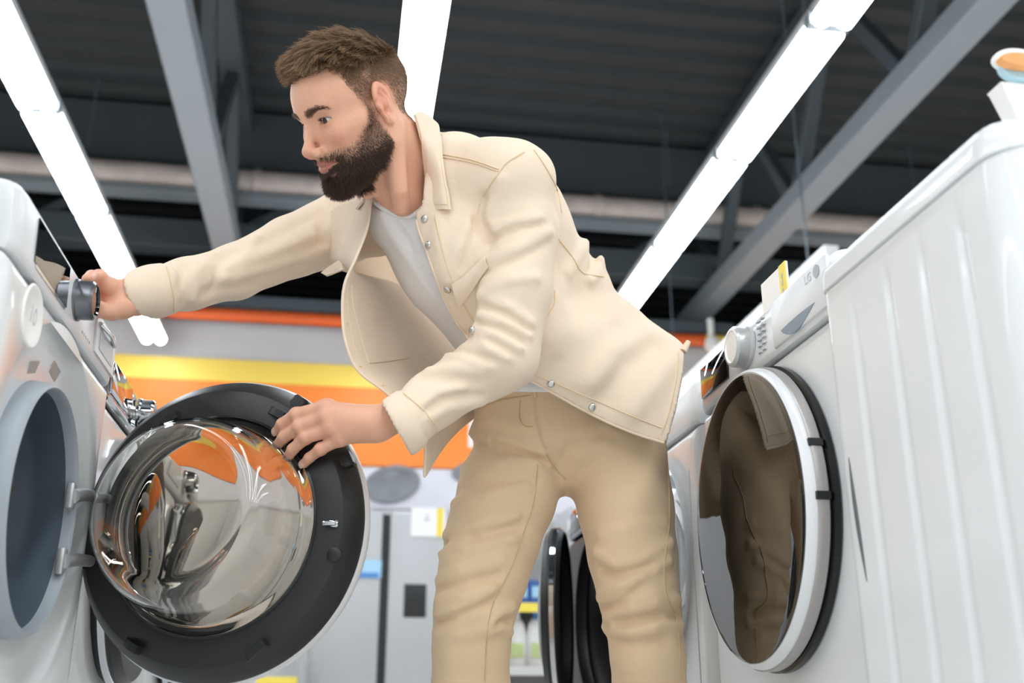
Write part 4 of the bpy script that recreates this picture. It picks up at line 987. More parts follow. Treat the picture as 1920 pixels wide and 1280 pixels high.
wsc = np.where(earm, 0, sstep(0.000, 0.012, sh_))*(hv[:, 2] > -0.075)
p, n = area_sample(hv, hq, np.where(earm, 0, sstep(-0.003, 0.010, sh_))*(hv[:, 2] > -0.075)*sstep(0.075, 0.05, hv[:, 2]), 22000, rng)
dn = norm(np.c_[-0.35+0*p[:, 0], 0*p[:, 0], -1+0*p[:, 0]]+noise3(p, 60, 8)*0.25+n*0.55); Ls = (0.0022+0.004*sstep(0.0, 0.05, p[:, 2]))*(0.6+0.7*rng.random(len(p)))
strands('short_hair', np.stack([p-n*0.0005, p+dn*(Ls/2)[:, None], p+norm(dn-n*0.2)*Ls[:, None]], 1), BROWNH, man, 0.00012, 0.00007)
p, n = area_sample(hv, hq, wsc*sstep(0.036, 0.062, hv[:, 2]), 15000, rng)
hs = scalp_h(p); z = p[:, 2]
Lh = 0.0035+0.034*sstep(0.058, 0.098, z)*sstep(-0.12, -0.03, p[:, 0])+0.006*sstep(0.03, 0.065, z); Lh *= (0.75+0.5*rng.random(len(p)))
front = sstep(0.03, 0.085, p[:, 0])*sstep(0.055, 0.075, z)
Lh = Lh*(1-0.22*front)
flow = norm(V3(0.85, 0.0, 0.30)+noise3(p, 45, 5)*0.30+np.c_[0*z, p[:, 1]*4, 0*z])
side = norm(np.c_[-0.25+0*z, 0*z, -1+0*z]+noise3(p, 60, 8)*0.2)
tt = sstep(0.05, 0.085, z)[:, None]
dr_ = norm(n*(0.45+0.35*tt)+(flow*1.0)*tt+side*0.9*(1-tt)); K = 6; S = [p-n*0.001]; d_ = dr_
bend = norm(V3(0.5, -0.15, -0.75)+noise3(p, 60, 11)*0.55)
for k in range(K-1):
    d_ = norm(d_+bend*tt*(0.16+0.24*front[:, None])+noise3(S[-1], 220, 20+k)*0.10*tt); S.append(S[-1]+d_*(Lh/(K-1))[:, None])
strands('hair', np.stack(S, 1), BROWNH, man, 0.00030, 0.00012)
# beard
wb = beard_w(hv)
BEARDH = hair_mat('dark_beard', '1c130e', '4e3726')
p, n = area_sample(hv, hq, wb**0.8, 16000, rng); dn = norm(np.c_[-0.15+0*p[:, 0], 0*p[:, 0], -1+0*p[:, 0]]+noise3(p, 90, 31)*0.4+n*0.6+rng.normal(size=p.shape)*0.2); Ls = 0.0035*(0.5+0.8*rng.random(len(p)))
strands('stubble', np.stack([p-n*0.0004, p+dn*(Ls/2)[:, None], p+norm(dn-n*0.25)*Ls[:, None]], 1), BEARDH, man, 0.00012, 0.00006)
full = wb**1.6*np.maximum(sstep(-0.040, -0.080, hv[:, 2]), 0.9*(hv[:, 0] > 0.072)*(hv[:, 2] > -0.068))
p, n = area_sample(hv, hq, full, 17000, rng); z = p[:, 2]
Lb = (0.0028+0.0105*sstep(-0.045, -0.100, z))*(0.7+0.6*rng.random(len(p)))
Lb = np.where((p[:, 0] > 0.076) & (z > -0.064), 0.0075, Lb)
dn = norm(np.c_[-0.15+0*z+0.5*sstep(0.05, 0.09, p[:, 0]), 0.35*np.sign(p[:, 1])*(np.abs(p[:, 1]) > 0.01)*(z > -0.062), -1+0*z]+noise3(p, 90, 31)*0.35)
d_ = norm(n*0.75+dn); S = [p-n*0.0008]
for k in range(3): d_ = norm(d_+dn*0.25+rng.normal(size=p.shape)*0.12); S.append(S[-1]+d_*(Lb/3)[:, None])
strands('beard', np.stack(S, 1), BEARDH, man, 0.00022, 0.00010)
# brows and lashes
m_ = ((np.abs(hv[:, 0]-0.085) < 0.03) & (ay > 0.011) & (ay < 0.052)).astype(float)
yb = ay; zb2 = np.interp(yb, [0.011, 0.022, 0.036, 0.046, 0.052], [0.0150, 0.0180, 0.0215, 0.0205, 0.0170]); tk = np.interp(yb, [0.011, 0.02, 0.036, 0.052], [0.0045, 0.0045, 0.0034, 0.0012])
m_ *= np.exp(-((hv[:, 2]-zb2)/tk)**4)
p, n = area_sample(hv, hq, m_, 750, rng); sy = np.sign(p[:, 1])
d_ = norm(np.c_[-0.25+0*sy, 0.85*sy, 0.35*np.interp(np.abs(p[:, 1]), [0.011, 0.03, 0.05], [1.6, 0.4, -0.6])]+n*0.30+rng.normal(size=p.shape)*0.10); S = [p]
for k in range(3): S.append(S[-1]+d_*0.0024)
strands('eyebrows', np.stack(S, 1), hair_mat('brow_hair', '3a291c', '5e4431'), man, 0.00016, 0.00007)
ls = []
for s_ in (1, -1):
    for k in range(60):
        yy = -0.0135+0.027*k/59; zz = 0.0047*(1-(yy/0.0152)**2)+0.10*yy
        x = 0.0715+math.sqrt(max(0.0136**2-yy*yy-zz*zz, 1e-6))+0.0002
        a = V3(x, s_*(0.0315+yy), -0.0006+zz); u = V3(0.9, s_*yy*30, 0.10)+rng.normal(size=3)*0.1; u /= np.linalg.norm(u)
        ls.append([a, a+u*0.003+V3(0, 0, -0.0002), a+u*0.006+V3(0, 0, 0.0008)])
strands('eyelashes', np.array(ls), hair_mat('lash_hair', '15100c', '201610'), man, 0.00014, 0.00005)
# nails
NAIL = mat('fingernail', 'e6bfae', 0.25, noise=0.02)
for f, r in zip(fgL, frL):
    ax = norm(f[3]-f[2]); nr = norm(DN+0.0*ax); nr = norm(nr-ax*(nr@ax)); sd_ = np.cross(nr, ax)
    c = f[3]+ax*0.0012; M = Matrix(((sd_[0], ax[0], nr[0], c[0]), (sd_[1], ax[1], nr[1], c[1]), (sd_[2], ax[2], nr[2], c[2]), (0, 0, 0, 1)))
    vs = []; fs = []
    for i in range(7):
        for j in range(7):
            u = (i-3)/3; v = (j-3)/3; w_ = 0.80*r[3]; x = u*w_*math.sqrt(max(0, 1-0.55*max(0, v)**4)); y = v*0.0054
            vs.append(M @ Vector((x, y, math.sqrt(max(1e-8, (r[3]*1.10)**2-x*x))-0.0016*max(0, v)**2)))
    for i in range(6):
        for j in range(6): fs.append((i*7+j, (i+1)*7+j, (i+1)*7+j+1, i*7+j+1))
    MB().add(vs, fs).build('fingernail', NAIL, man, ang=90)
# ================================================================ clothes
def cloth(name, color, tw=0.06, rough=0.9, sc=900):
    m = mat(name, color, rough, noise=tw, nscale=22)
    nt = m.node_tree; b = nt.nodes['Principled BSDF']; tc = nt.nodes.new('ShaderNodeTexCoord')
    w = nt.nodes.new('ShaderNodeTexWave'); w.wave_type = 'BANDS'; w.bands_direction = 'DIAGONAL'; w.inputs['Scale'].default_value = sc; w.inputs['Distortion'].default_value = 1.5
    n = nt.nodes.new('ShaderNodeTexNoise'); n.inputs['Scale'].default_value = 320; n.inputs['Detail'].default_value = 3
    ad = nt.nodes.new('ShaderNodeMath'); ad.operation = 'ADD'
    for t in (w, n): nt.links.new(tc.outputs['Object'], t.inputs['Vector'])
    nt.links.new(w.outputs['Fac'], ad.inputs[0]); nt.links.new(n.outputs['Fac'], ad.inputs[1])
    n3 = nt.nodes.new('ShaderNodeTexNoise'); n3.inputs['Scale'].default_value = 38; n3.inputs['Detail'].default_value = 5; n3.inputs['Distortion'].default_value = 0.8
    nt.links.new(tc.outputs['Object'], n3.inputs['Vector']); b3 = nt.nodes.new('ShaderNodeBump'); b3.inputs['Strength'].default_value = 0.17; b3.inputs['Distance'].default_value = 0.008
    nt.links.new(n3.outputs['Fac'], b3.inputs['Height'])
    bp = nt.nodes.new('ShaderNodeBump'); nt.links.new(b3.outputs['Normal'], bp.inputs['Normal']); bp.inputs['Strength'].default_value = 0.16; bp.inputs['Distance'].default_value = 0.0012
    nt.links.new(ad.outputs[0], bp.inputs['Height']); nt.links.new(bp.outputs['Normal'], b.inputs['Normal'])
    b.inputs['Sheen Weight'].default_value = 0.15; return m
CREAM = cloth('cream_twill', 'ebd7c0', 0.035); CHINO = cloth('sand_chino', 'dcc19d', 0.045); TEE = cloth('white_jersey', 'f0efef', 0.015, sc=1500)
SEAM = mat('cream_stitching', 'e6cfae', 0.9, noise=0.15, nscale=300); SEAMC = mat('sand_stitching', 'c9ae88', 0.9, noise=0.15, nscale=300)
SNAP = mat('snap_metal', 'd4d4d2', 0.28, 0.9, noise=0.05)
def onsurf(fn, pts, n=24, lift=0.0):       # picture points -> smooth line lying on a form
    q = catmull([tuple(p)+(0,) for p in pts], n); P = np.array([near(fn, a[0], a[1]) for a in q])
    return P+grad(fn, P)*lift
def seam(fn, pts, par, m=SEAM, r=0.0011, n=24, lift=0.0006): return MB().tube([tuple(p) for p in onsurf(fn, pts, n, lift)], r, 6).build('seam', m, par)
def wob(P, f, s, a): return (noise3(P, f, s)[:, 0])*a

# ---- trousers
legR = [hipR, at(950, 930, 1.815), at(925, 1003, 1.80), at(905, 1080, 1.79), at(890, 1140, 1.785), at(884, 1215, 1.80), at(883, 1290, 1.82), np.array([anR[0], anR[1], 0.06])]
legL = [hipL, at(1172, 950, 1.79), at(1187, 1045, 1.775), at(1197, 1110, 1.765), at(1208, 1165, 1.77), at(1215, 1230, 1.78), at(1217, 1300, 1.80), np.array([anL[0], anL[1], 0.06])]
rR = [0.086, 0.085, 0.079, 0.073, 0.065, 0.062, 0.063, 0.058]; rL = [0.086, 0.082, 0.074, 0.066, 0.060, 0.060, 0.059, 0.058]
PEL = at(1062, 800, 1.845); HL = (hipL-hipR)/np.linalg.norm(hipL-hipR); UPT = norm(TC-PEL); HF = norm(np.cross(HL, UPT)); UPT = np.cross(HF, HL)
HR3 = np.array([HL, HF, UPT]).T
waist = at(1010, 700, 1.80)
def trs0(P):
    a = chain(P, legR, rR, 0.02); b = chain(P, legL, rL, 0.02)
    d = smin(a, b, 0.008)
    d = smin(d, ell(P, PEL+UPT*0.018, (0.168, 0.112, 0.118), HR3), 0.035)
    d = smin(d, rc(P, PEL, waist, 0.12, 0.112), 0.05)
    return d
K7 = lambda *a: [(780+x*0.46875, 680+y*0.46875) for x, y in a]
tspec = [
    (K7((205, 285), (330, 300), (510, 360)), 0.010, 0.006), (K7((200, 320), (330, 345), (510, 385)), 0.008, -0.005),
    (K7((190, 420), (330, 400), (480, 400)), 0.012, 0.0045), (K7((160, 520), (300, 480), (470, 470)), 0.012, -0.004),
    (K7((150, 560), (280, 530), (450, 490)), 0.009, 0.0045), (K7((115, 690), (240, 640), (400, 610)), 0.009, 0.0055), (K7((110, 730), (260, 690), (420, 650)), 0.009, -0.005),
    (K7((92, 760), (200, 745), (400, 700)), 0.008, 0.005), (K7((85, 870), (180, 830), (340, 790)), 0.009, 0.0055), (K7((85, 905), (200, 880), (330, 850)), 0.008, -0.005),
    (K7((85, 950), (180, 935), (310, 900)), 0.008, 0.0065), (K7((78, 1005), (150, 985), (300, 910)), 0.007, 0.0065), (K7((80, 1035), (170, 1010), (310, 950)), 0.007, -0.006),
    (K7((75, 1080), (180, 1090), (300, 1060)), 0.010, 0.004), (K7((385, 985), (340, 1000), (300, 1040)), 0.008, 0.006), (K7((380, 1080), (340, 1060), (300, 1075)), 0.008, 0.005), (K7((375, 1035), (340, 1030), (310, 1050)), 0.006, -0.006),
    # left leg
    (K7((600, 480), (640, 380), (760, 330)), 0.012, 0.005), (K7((560, 430), (620, 330), (740, 280)), 0.010, -0.004),
    (K7((740, 690), (860, 660), (1000, 640)), 0.012, 0.004), (K7((720, 760), (800, 810), (920, 780), (1020, 720)), 0.009, 0.0065), (K7((740, 830), (830, 850), (930, 820)), 0.009, -0.006),
    (K7((735, 940), (820, 890), (900, 850), (1010, 790)), 0.009, 0.007), (K7((745, 980), (830, 960), (900, 900)), 0.007, -0.006), (K7((760, 1020), (860, 985), (960, 960), (1050, 950)), 0.008, 0.008),
    (K7((800, 1040), (880, 1030), (1000, 1000), (1050, 1010)), 0.008, -0.008), (K7((755, 1060), (850, 1080), (960, 1060), (1060, 1050)), 0.009, 0.007), (K7((850, 950), (950, 930), (1040, 940)), 0.006, 0.005), (K7((790, 1120), (880, 1130), (1000, 1100)), 0.010, -0.004),
    # fly and hips
    (K7((462, 120), (470, 220), (500, 340), (560, 430)), 0.0045, 0.004), (K7((478, 120), (486, 220), (514, 335), (560, 410)), 0.004, -0.003), (K7((500, 380), (560, 440), (605, 470)), 0.006, -0.002),
    (K7((215, 260), (300, 230), (420, 250)), 0.012, 0.004), (K7((300, 310), (400, 350), (520, 395)), 0.006, -0.005), (K7((620, 300), (760, 260), (900, 280)), 0.02, 0.004)]
tcr = creases(trs0, tspec)
def trs(P): return trs0(P)-1.55*tcr(P)+wob(P, 38, 41, 0.0011)
wpl = at(975, 722, 1.72); wn = norm(UPT+0.0)
def trsc(P): return np.maximum(np.maximum(trs(P), (P-wpl)@wn-0.012), 0.065-P[:, 2])
v, q = mesh_sdf(trsc, (0.10, 1.60, 0.03), (0.66, 2.04, 1.16), 0.0042)
trousers = mesh_obj('trousers', [(relax(v, q, 1, 0.4), q)], CHINO, man)
for pts in (K7((488, 405), (470, 560), (430, 680), (380, 820), (310, 960), (285, 1080), (275, 1275)), K7((1000, 330), (1010, 480), (1012, 640), (995, 800), (1000, 930), (1045, 1040), (1060, 1270)),
            K7((418, 150), (415, 215), (432, 250), (470, 255)), K7((520, 365), (560, 425), (600, 465))):
    seam(trs, pts, trousers, SEAMC, 0.0010)
seam(trs, K7((250, 180), (330, 150), (460, 130)), trousers, SEAMC, 0.0012)
bl = MB().tube([tuple(p) for p in onsurf(trs, K7((468, 88), (470, 110), (474, 138)), 6, 0.002)], 0.0045, 8).build('belt_loop', CHINO, trousers)

# ---- T-shirt
tA, tB, tC, tD = at(772, 402, 1.665), at(858, 478, 1.70), at(965, 606, 1.78), at(1015, 712, 1.79)
def tee0(P):
    d = chain(P, [tA, tB, tC, tD], [0.080, 0.113, 0.112, 0.124], 0.02)
    return smin(d, rc(P, shL-LAX*0.07, shR+LAX*0.06, 0.052, 0.052), 0.05)
K5 = lambda *a: [(560+x*0.4063, 240+y*0.4063) for x, y in a]
tecr = creases(tee0, [(K5((380, 380), (470, 520), (620, 660)), 0.010, 0.005), (K5((420, 400), (520, 560), (680, 760)), 0.009, -0.004), (K5((440, 520), (560, 680), (700, 850)), 0.010, 0.004), (K5((500, 460), (560, 560), (640, 680)), 0.007, 0.004)])
n0, n1, n2 = at(800, 372, 1.60), at(742, 401, 1.585), at(800, 300, 1.73)
nn_ = norm(np.cross(n1-n0, n2-n0)); nn_ = nn_ if nn_[2] > 0 else -nn_
hn = norm(tC-tD)
def tee(P): return np.maximum(tee0(P)-tecr(P), (P-n0)@nn_)
v, q = mesh_sdf(lambda P: np.maximum(tee(P), -((P-at(972, 735, 1.69))@UPT)), (-0.12, 1.48, 0.85), (0.50, 2.0, 1.36), 0.0045)
tshirt = mesh_obj('t_shirt', [(relax(v, q, 1, 0.4), q)], TEE, man)
nl = onsurf(lambda P: tee0(P), [(690, 352), (697, 370), (716, 388), (742, 401), (768, 405), (790, 394), (806, 372)], 30, 0.0)
MB().tube([tuple(p) for p in nl], 0.0055, 10).build('neck_band', TEE, tshirt)

# ---- overshirt: torso and sleeves as one skin, opened at the front, hem and cuffs
sl_L = [shL, at(978, 430, 1.548), at(966, 545, 1.552), elL, at(900, 694, 1.585), at(815, 748, 1.60), at(752, 797, 1.592), dpt(722, 815, 0.03)]
sr_L = [0.068, 0.0605, 0.0600, 0.0560, 0.0500, 0.0455, 0.0440, 0.0445]
sl_R = [shR, at(545, 462, 1.80), elR, at(350, 532, 1.715), at(286, 547, 1.68), at(255, 553, 1.665)]
sr_R = [0.070, 0.056, 0.049, 0.0445, 0.0415, 0.0400]
def sleeves(P): return np.minimum(chain(P, sl_L, sr_L, 0.012), chain(P, sl_R, sr_R, 0.012))
def jtorso(P):
    d = chain(P, [at(868, 338, 1.64), at(938, 430, 1.70), at(1022, 575, 1.79), at(1112, 690, 1.83), at(1178, 762, 1.82), at(1260, 850, 1.81)], [0.076, 0.122, 0.118, 0.132, 0.147, 0.155], 0.03)
    f = chain(P, [at(815, 390, 1.61), at(880, 490, 1.615), at(955, 605, 1.675), at(1065, 705, 1.73), at(1150, 780, 1.76), at(1240, 850, 1.79)], [0.066, 0.088, 0.098, 0.096, 0.095, 0.095], 0.03)
    d = smin(d, f, 0.06)
    d = smin(d, rc(P, at(868, 338, 1.62), shL, 0.075, 0.066), 0.02)
    s = rc(P, shL, shR, 0.066, 0.068)
    d = smin(d, s, 0.05)
    d = smin(d, rc(P, at(845, 300, 1.66), at(800, 300, 1.70), 0.05, 0.05), 0.03)
    return d
def jk0(P): return smin(jtorso(P), sleeves(P), 0.009)
K6 = lambda *a: [(880+x*0.48458, 240+y*0.48458) for x, y in a]
jspec = [
    (K5((870, 490), (960, 440), (1110, 415)), 0.008, 0.0055), (K5((885, 520), (990, 470), (1130, 440)), 0.007, -0.0045), (K5((870, 620), (1000, 560), (1160, 480)), 0.010, 0.0055), (K5((870, 660), (1000, 610), (1150, 530)), 0.009, -0.004),
    (K5((850, 760), (980, 700), (1100, 690)), 0.009, 0.005), (K5((835, 775), (960, 825), (1070, 900)), 0.0085, 0.0065), (K5((850, 815), (960, 860), (1060, 930)), 0.007, -0.0055), (K5((835, 865), (940, 895), (1060, 955)), 0.0085, 0.0065),
    (K5((830, 900), (930, 930), (1040, 985)), 0.007, -0.0055), (K5((812, 925), (915, 955), (1020, 1015)), 0.0085, 0.0065), (K5((770, 955), (890, 985), (990, 1045)), 0.007, -0.005), (K5((755, 985), (870, 1010), (970, 1060)), 0.008, 0.006),
    (K5((700, 1025), (800, 1050), (900, 1075)), 0.007, -0.005), (K5((685, 1045), (790, 1065), (880, 1100)), 0.008, 0.005), (K5((600, 1115), (720, 1105), (850, 1120)), 0.009, 0.005), (K5((560, 1160), (680, 1160), (800, 1180)), 0.010, -0.0035),
    (K7((50, 185), (95, 150), (180, 128), (260, 130)), 0.007, -0.006), (K7((45, 160), (90, 120), (190, 100)), 0.009, 0.005), (K7((70, 215), (130, 180), (260, 160)), 0.009, 0.005),
    (K5((850, 330), (822, 430), (885, 505)), 0.0085, -0.014), (K5((905, 470), (885, 420), (880, 360)), 0.012, 0.007), (K5((700, 700), (735, 560), (790, 450), (850, 380)), 0.013, 0.006), (K5((760, 640), (800, 500), (840, 440)), 0.010, -0.005), (K5((640, 420), (650, 560), (690, 700)), 0.012, 0.003),
    (K6((455, 440), (430, 480), (380, 560)), 0.010, 0.009), (K6((478, 470), (480, 500), (470, 560)), 0.009, -0.009), (K6((515, 500), (500, 530), (470, 590)), 0.010, 0.008), (K6((500, 500), (560, 560), (640, 640)), 0.014, 0.005), (K6((520, 1040), (610, 930), (720, 850)), 0.022, -0.007), (K6((470, 980), (560, 870), (690, 790)), 0.022, 0.005),
    (K6((330, 640), (330, 720), (345, 860)), 0.012, 0.004), (K6((300, 800), (420, 800), (560, 740)), 0.025, 0.004), (K6((380, 660), (470, 620), (600, 640)), 0.02, -0.004), (K6((640, 1100), (720, 980), (800, 880)), 0.018, 0.005),
    (K6((120, 200), (100, 300), (60, 380)), 0.010, 0.004),
    ([(610, 470), (520, 500), (420, 522)], 0.011, 0.005), ([(600, 400), (500, 450), (390, 487)], 0.011, -0.004), ([(590, 440), (500, 478), (430, 500)], 0.010, 0.005), ([(560, 500), (470, 530), (380, 550)], 0.010, -0.0045),
    ([(440, 470), (410, 500), (400, 540)], 0.008, -0.004), ([(400, 475), (370, 510), (360, 560)], 0.009, 0.004), ([(620, 380), (600, 430), (610, 480)], 0.010, -0.005), ([(480, 445), (455, 490), (440, 530)], 0.009, 0.004), ([(345, 500), (335, 540), (340, 570)], 0.008, -0.004)]
jcr = creases(jk0, jspec)
cufL0, cufR0 = at(775, 778, 1.595), at(316, 541, 1.70)
def jk(P):
    d = jk0(P)-1.5*jcr(P)+wob(P, 30, 51, 0.0016)+wob(P, 75, 52, 0.0006)
    for c, ax in ((cufL0, wristL_dir), (cufR0, wristR_dir)):
        s = (P-c)@ax; r_ = ((P-c)**2).sum(1) < 0.14**2
        d = d-np.where(r_, 0.0022*sstep(-0.001, 0.003, s)-0.0022*np.exp(-((s+0.0015)/0.003)**2), 0)
    return d
# cutting shapes, described in the plane square to the lens axis through the chest, swept along that axis
def P2(P): z = (P-V3(0, 0, H))@cw; return np.stack([(P-V3(0, 0, H))@cr/z*1.7, (P-V3(0, 0, H))@cu/z*1.7], 1)
def px2(pts): return np.array([((x-960)/FPX*1.7, (640-y)/FPX*1.7) for x, y in pts])
def sdpoly(p, poly):
    d = np.full(len(p), 1e9); s = np.ones(len(p)); n = len(poly)
    for i in range(n):
        a, b = poly[i], poly[i-1]; e = b-a; w = p-a; t = np.clip((w@e)/(e@e), 0, 1); d = np.minimum(d, ((w-t[:, None]*e)**2).sum(1))
        c1, c2, c3 = p[:, 1] >= a[1], p[:, 1] < b[1], e[0]*w[:, 1] > e[1]*w[:, 0]
        s = np.where((c1 & c2 & c3) | (~c1 & ~c2 & ~c3), -s, s)
    return s*np.sqrt(d)
pl_edge = catmull([(779, 398, 0), (782, 425, 0), (794, 455, 0), (812, 508, 0), (828, 549, 0), (844, 585, 0), (865, 618, 0), (892, 650, 0), (930, 682, 0), (972, 704, 0), (1006, 720, 0), (1040, 739, 0), (1088, 766, 0), (1132, 788, 0), (1171, 805, 0), (1239, 829, 0), (1253, 822, 0)], 60)[:, :2]
open_poly = px2([tuple(p) for p in pl_edge]+[(1275, 900), (1100, 1100), (560, 1100), (560, 560), (625, 470), (690, 355), (690, 205), (774, 205), (785, 252), (797, 325), (789, 388)])
hem_edge = catmull([(1296, 640, 0), (1285, 652, 0), (1281, 700, 0), (1270, 760, 0), (1253, 822, 0)], 14)[:, :2]
hem_poly = px2([(1330, 600)]+[tuple(p) for p in hem_edge]+[(1240, 900), (1250, 1100), (1500, 1100), (1500, 600)])
zax = lambda P: (P-at(950, 520, 1.74))@cw-0.25*((P-at(950, 520, 1.74))@cr)      # depth beyond the middle of the trunk
neck_n = norm(V3(-0.45, -0.25, 0.85)); neck_c = at(800, 300, 1.66)
cutR = norm(wristR_dir-cw*(wristR_dir@cw)+cw*0.10)
def cuts(P):
    p = P2(P)
    arm = sleeves(P)-0.022                  # the sleeves are not opened
    op = np.maximum(np.maximum(sdpoly(p, open_poly), zax(P)-0.02), -arm)
    hm = sdpoly(p, hem_poly)
    nk = np.maximum(rc(P, toW(NB)-neck_n*0.02, toW(NB)+neck_n*0.25, 0.054, 0.058), -1+0*op)
    cL = (P-at(742, 802, 1.592))@wristL_dir; cL = np.where(((P-wrL)**2).sum(1) < 0.16**2, cL, -1)
    cR = (P-at(262, 555, 1.668))@cutR; cR = np.where(((P-wrR)**2).sum(1) < 0.16**2, cR, -1)
    return np.maximum(np.maximum(np.maximum(-op, -hm), -nk), np.maximum(cL, cR))
def jcut(P): return np.maximum(jk(P), cuts(P))
v, q = mesh_sdf(jcut, (-0.46, 1.42, 0.74), (0.70, 2.06, 1.42), 0.0040)
cen = v[q].mean(1); keep = cuts(cen) < jk(cen)+0.0004
v = relax(v, q, 1, 0.4)
# drop loose crumbs: keep the largest connected piece
def biggest(v, q):
    par = np.arange(len(v))
    e = np.concatenate([q[:, [0, 1]], q[:, [1, 2]], q[:, [2, 3]]])
    for _ in range(400):
        m = np.minimum(par[e[:, 0]], par[e[:, 1]]); o = par.copy(); np.minimum.at(par, e[:, 0], m); np.minimum.at(par, e[:, 1], m); par = par[par]
        if (o == par).all(): break
    lab = par[q[:, 0]]; u, c = np.unique(lab, return_counts=True); q = q[np.isin(lab, u[c > 400])]
    used = np.unique(q); mp = np.full(len(v), -1); mp[used] = np.arange(len(used)); return v[used], mp[q]
v, q = biggest(v, q[keep])
jacket = mesh_obj('overshirt', [(v, q)], CREAM, man)
so = jacket.modifiers.new('cloth_thickness', 'SOLIDIFY'); so.thickness = 0.0032; so.offset = -1
# hanging right front panel
A_ = lambda r: [at(*p) for p in r]
rows = [A_([(696, 366, 1.605), (672, 376, 1.66), (640, 388, 1.73), (612, 405, 1.79)]), A_([(689, 425, 1.595), (665, 432, 1.655), (636, 440, 1.72), (612, 452, 1.79)]), A_([(668, 482, 1.585), (655, 486, 1.65), (640, 492, 1.73), (630, 505, 1.80)]),
        A_([(647, 530, 1.58), (668, 534, 1.66), (700, 535, 1.76), (745, 535, 1.86)]), A_([(642, 580, 1.585), (680, 586, 1.67), (735, 585, 1.78), (800, 585, 1.89)]), A_([(648, 640, 1.59), (700, 640, 1.69), (765, 632, 1.80), (840, 622, 1.92)]),
        A_([(672, 695, 1.60), (725, 690, 1.70), (795, 680, 1.82), (870, 665, 1.94)]), A_([(730, 742, 1.62), (775, 735, 1.72), (835, 725, 1.83), (900, 705, 1.95)]), A_([(792, 815, 1.65), (820, 795, 1.74), (860, 770, 1.84), (912, 735, 1.96)]), A_([(796, 893, 1.67), (826, 846, 1.76), (866, 798, 1.86), (915, 760, 1.97)])]
panel_o, G = sheet(rows, 40, 90, 0.0035, 'front_panel', CREAM, jacket, lambda u, v: 0.004*np.sin(9*v+3*u)*u+0.0025*np.sin(23*v-6*u)*np.sin(3.1*u))
def gridline(u, v, lift=0.0): i = u*(G.shape[0]-1); j = v*(G.shape[1]-1); return tuple(G[int(round(i)), int(round(j))]+lift)
MB().tube([tuple(G[0, j]) for j in range(G.shape[1])], 0.0024, 8).build('panel_edge', CREAM, jacket)
MB().tube([tuple(G[i, -1]) for i in range(G.shape[0])], 0.0024, 8).build('panel_hem', CREAM, jacket)
gn = np.cross(np.gradient(G, axis=0), np.gradient(G, axis=1)); gn /= np.linalg.norm(gn, axis=2)[..., None]
vd = norm(V3(0, 0, H)-G[20, 50]); sg = 1 if gn[20, 50]@vd > 0 else -1
def patch(i0, i1, j0, j1, th, name, m, par, lift=0.0022):
    rr = [[tuple(G[i, j]+gn[i, j]*sg*lift) for i in range(i0, i1+1, 3)] for j in range(j0, j1+1, 3)]
    return sheet([np.array(r) for r in rr], 16, 24, th, name, m, par)[0]
patch(7, 22, 30, 57, 0.0022, 'inner_pocket', CREAM, jacket)
for path in ([(3, j) for j in range(26, 89, 2)],):
    MB().tube([tuple(G[i, j]+gn[i, j]*sg*0.002) for i, j in path], 0.0009, 6).build('seam', SEAM, jacket)
for j in (44, 58, 66): MB().tube([tuple(G[i, j]+gn[i, j]*sg*0.0024) for i in (1, 2)], 0.0014, 6).build('buttonhole', SEAM, jacket)
# right breast pocket flap that sticks out, seen end on
sheet([A_([(603, 512, 1.775), (618, 500, 1.76), (640, 486, 1.73)]), A_([(612, 517, 1.76), (628, 512, 1.745), (645, 505, 1.71)])], 14, 8, 0.004, 'pocket_flap', CREAM, jacket)
# collar: left leaf folded over, right leaf by the chin
skinW = lambda P: head_sdf(toL(P))*HS
co = onsurf(jk0, [(806, 228), (824, 252), (834, 305), (841, 355), (848, 399)], 12, 0.007)
ci_ = onsurf(skinW, [(768, 222), (778, 252), (790, 310), (791, 355), (788, 396)], 12, 0.010)
mid_ = (co+ci_)/2; mid_ = mid_-cw*0.020+np.array([0, 0, 0.004])
top_ = ci_-cw*0.004+cu*0.002
CG = sheet([ci_, top_*0.5+mid_*0.5+0.0*cw, mid_*0.6+co*0.4, co], 40, 22, 0.0045, 'collar', CREAM, jacket, lambda u, v: 0.0018*np.sin(8*u)*v)[1]
MB().tube([tuple(CG[i, -3]-cw*0.0028) for i in range(1, 39)], 0.0009, 6).build('seam', SEAM, jacket)
MB().tube([tuple(CG[-3, j]-cw*0.0028) for j in range(8, 20)], 0.0009, 6).build('seam', SEAM, jacket)
sheet([A_([(640, 430, 1.85), (700, 425, 1.90), (770, 430, 1.94)]), A_([(640, 500, 1.86), (715, 500, 1.92), (800, 500, 1.96)]), A_([(720, 535, 1.875), (775, 555, 1.94), (850, 570, 1.98)]), A_([(790, 590, 1.90), (840, 610, 1.96), (905, 640, 2.0)]), A_([(850, 650, 1.94), (890, 670, 1.98), (940, 690, 2.0)])], 24, 30, 0.004, 'side_panel', CREAM, jacket)
sheet([A_([(790, 222, 1.74), (745, 300, 1.80), (700, 340, 1.72), (694, 362, 1.63)]), A_([(800, 232, 1.76), (748, 318, 1.83), (690, 356, 1.74), (680, 378, 1.625)]), A_([(812, 250, 1.77), (750, 335, 1.85), (676, 372, 1.75), (668, 392, 1.64)])], 30, 12, 0.004, 'collar', CREAM, jacket)
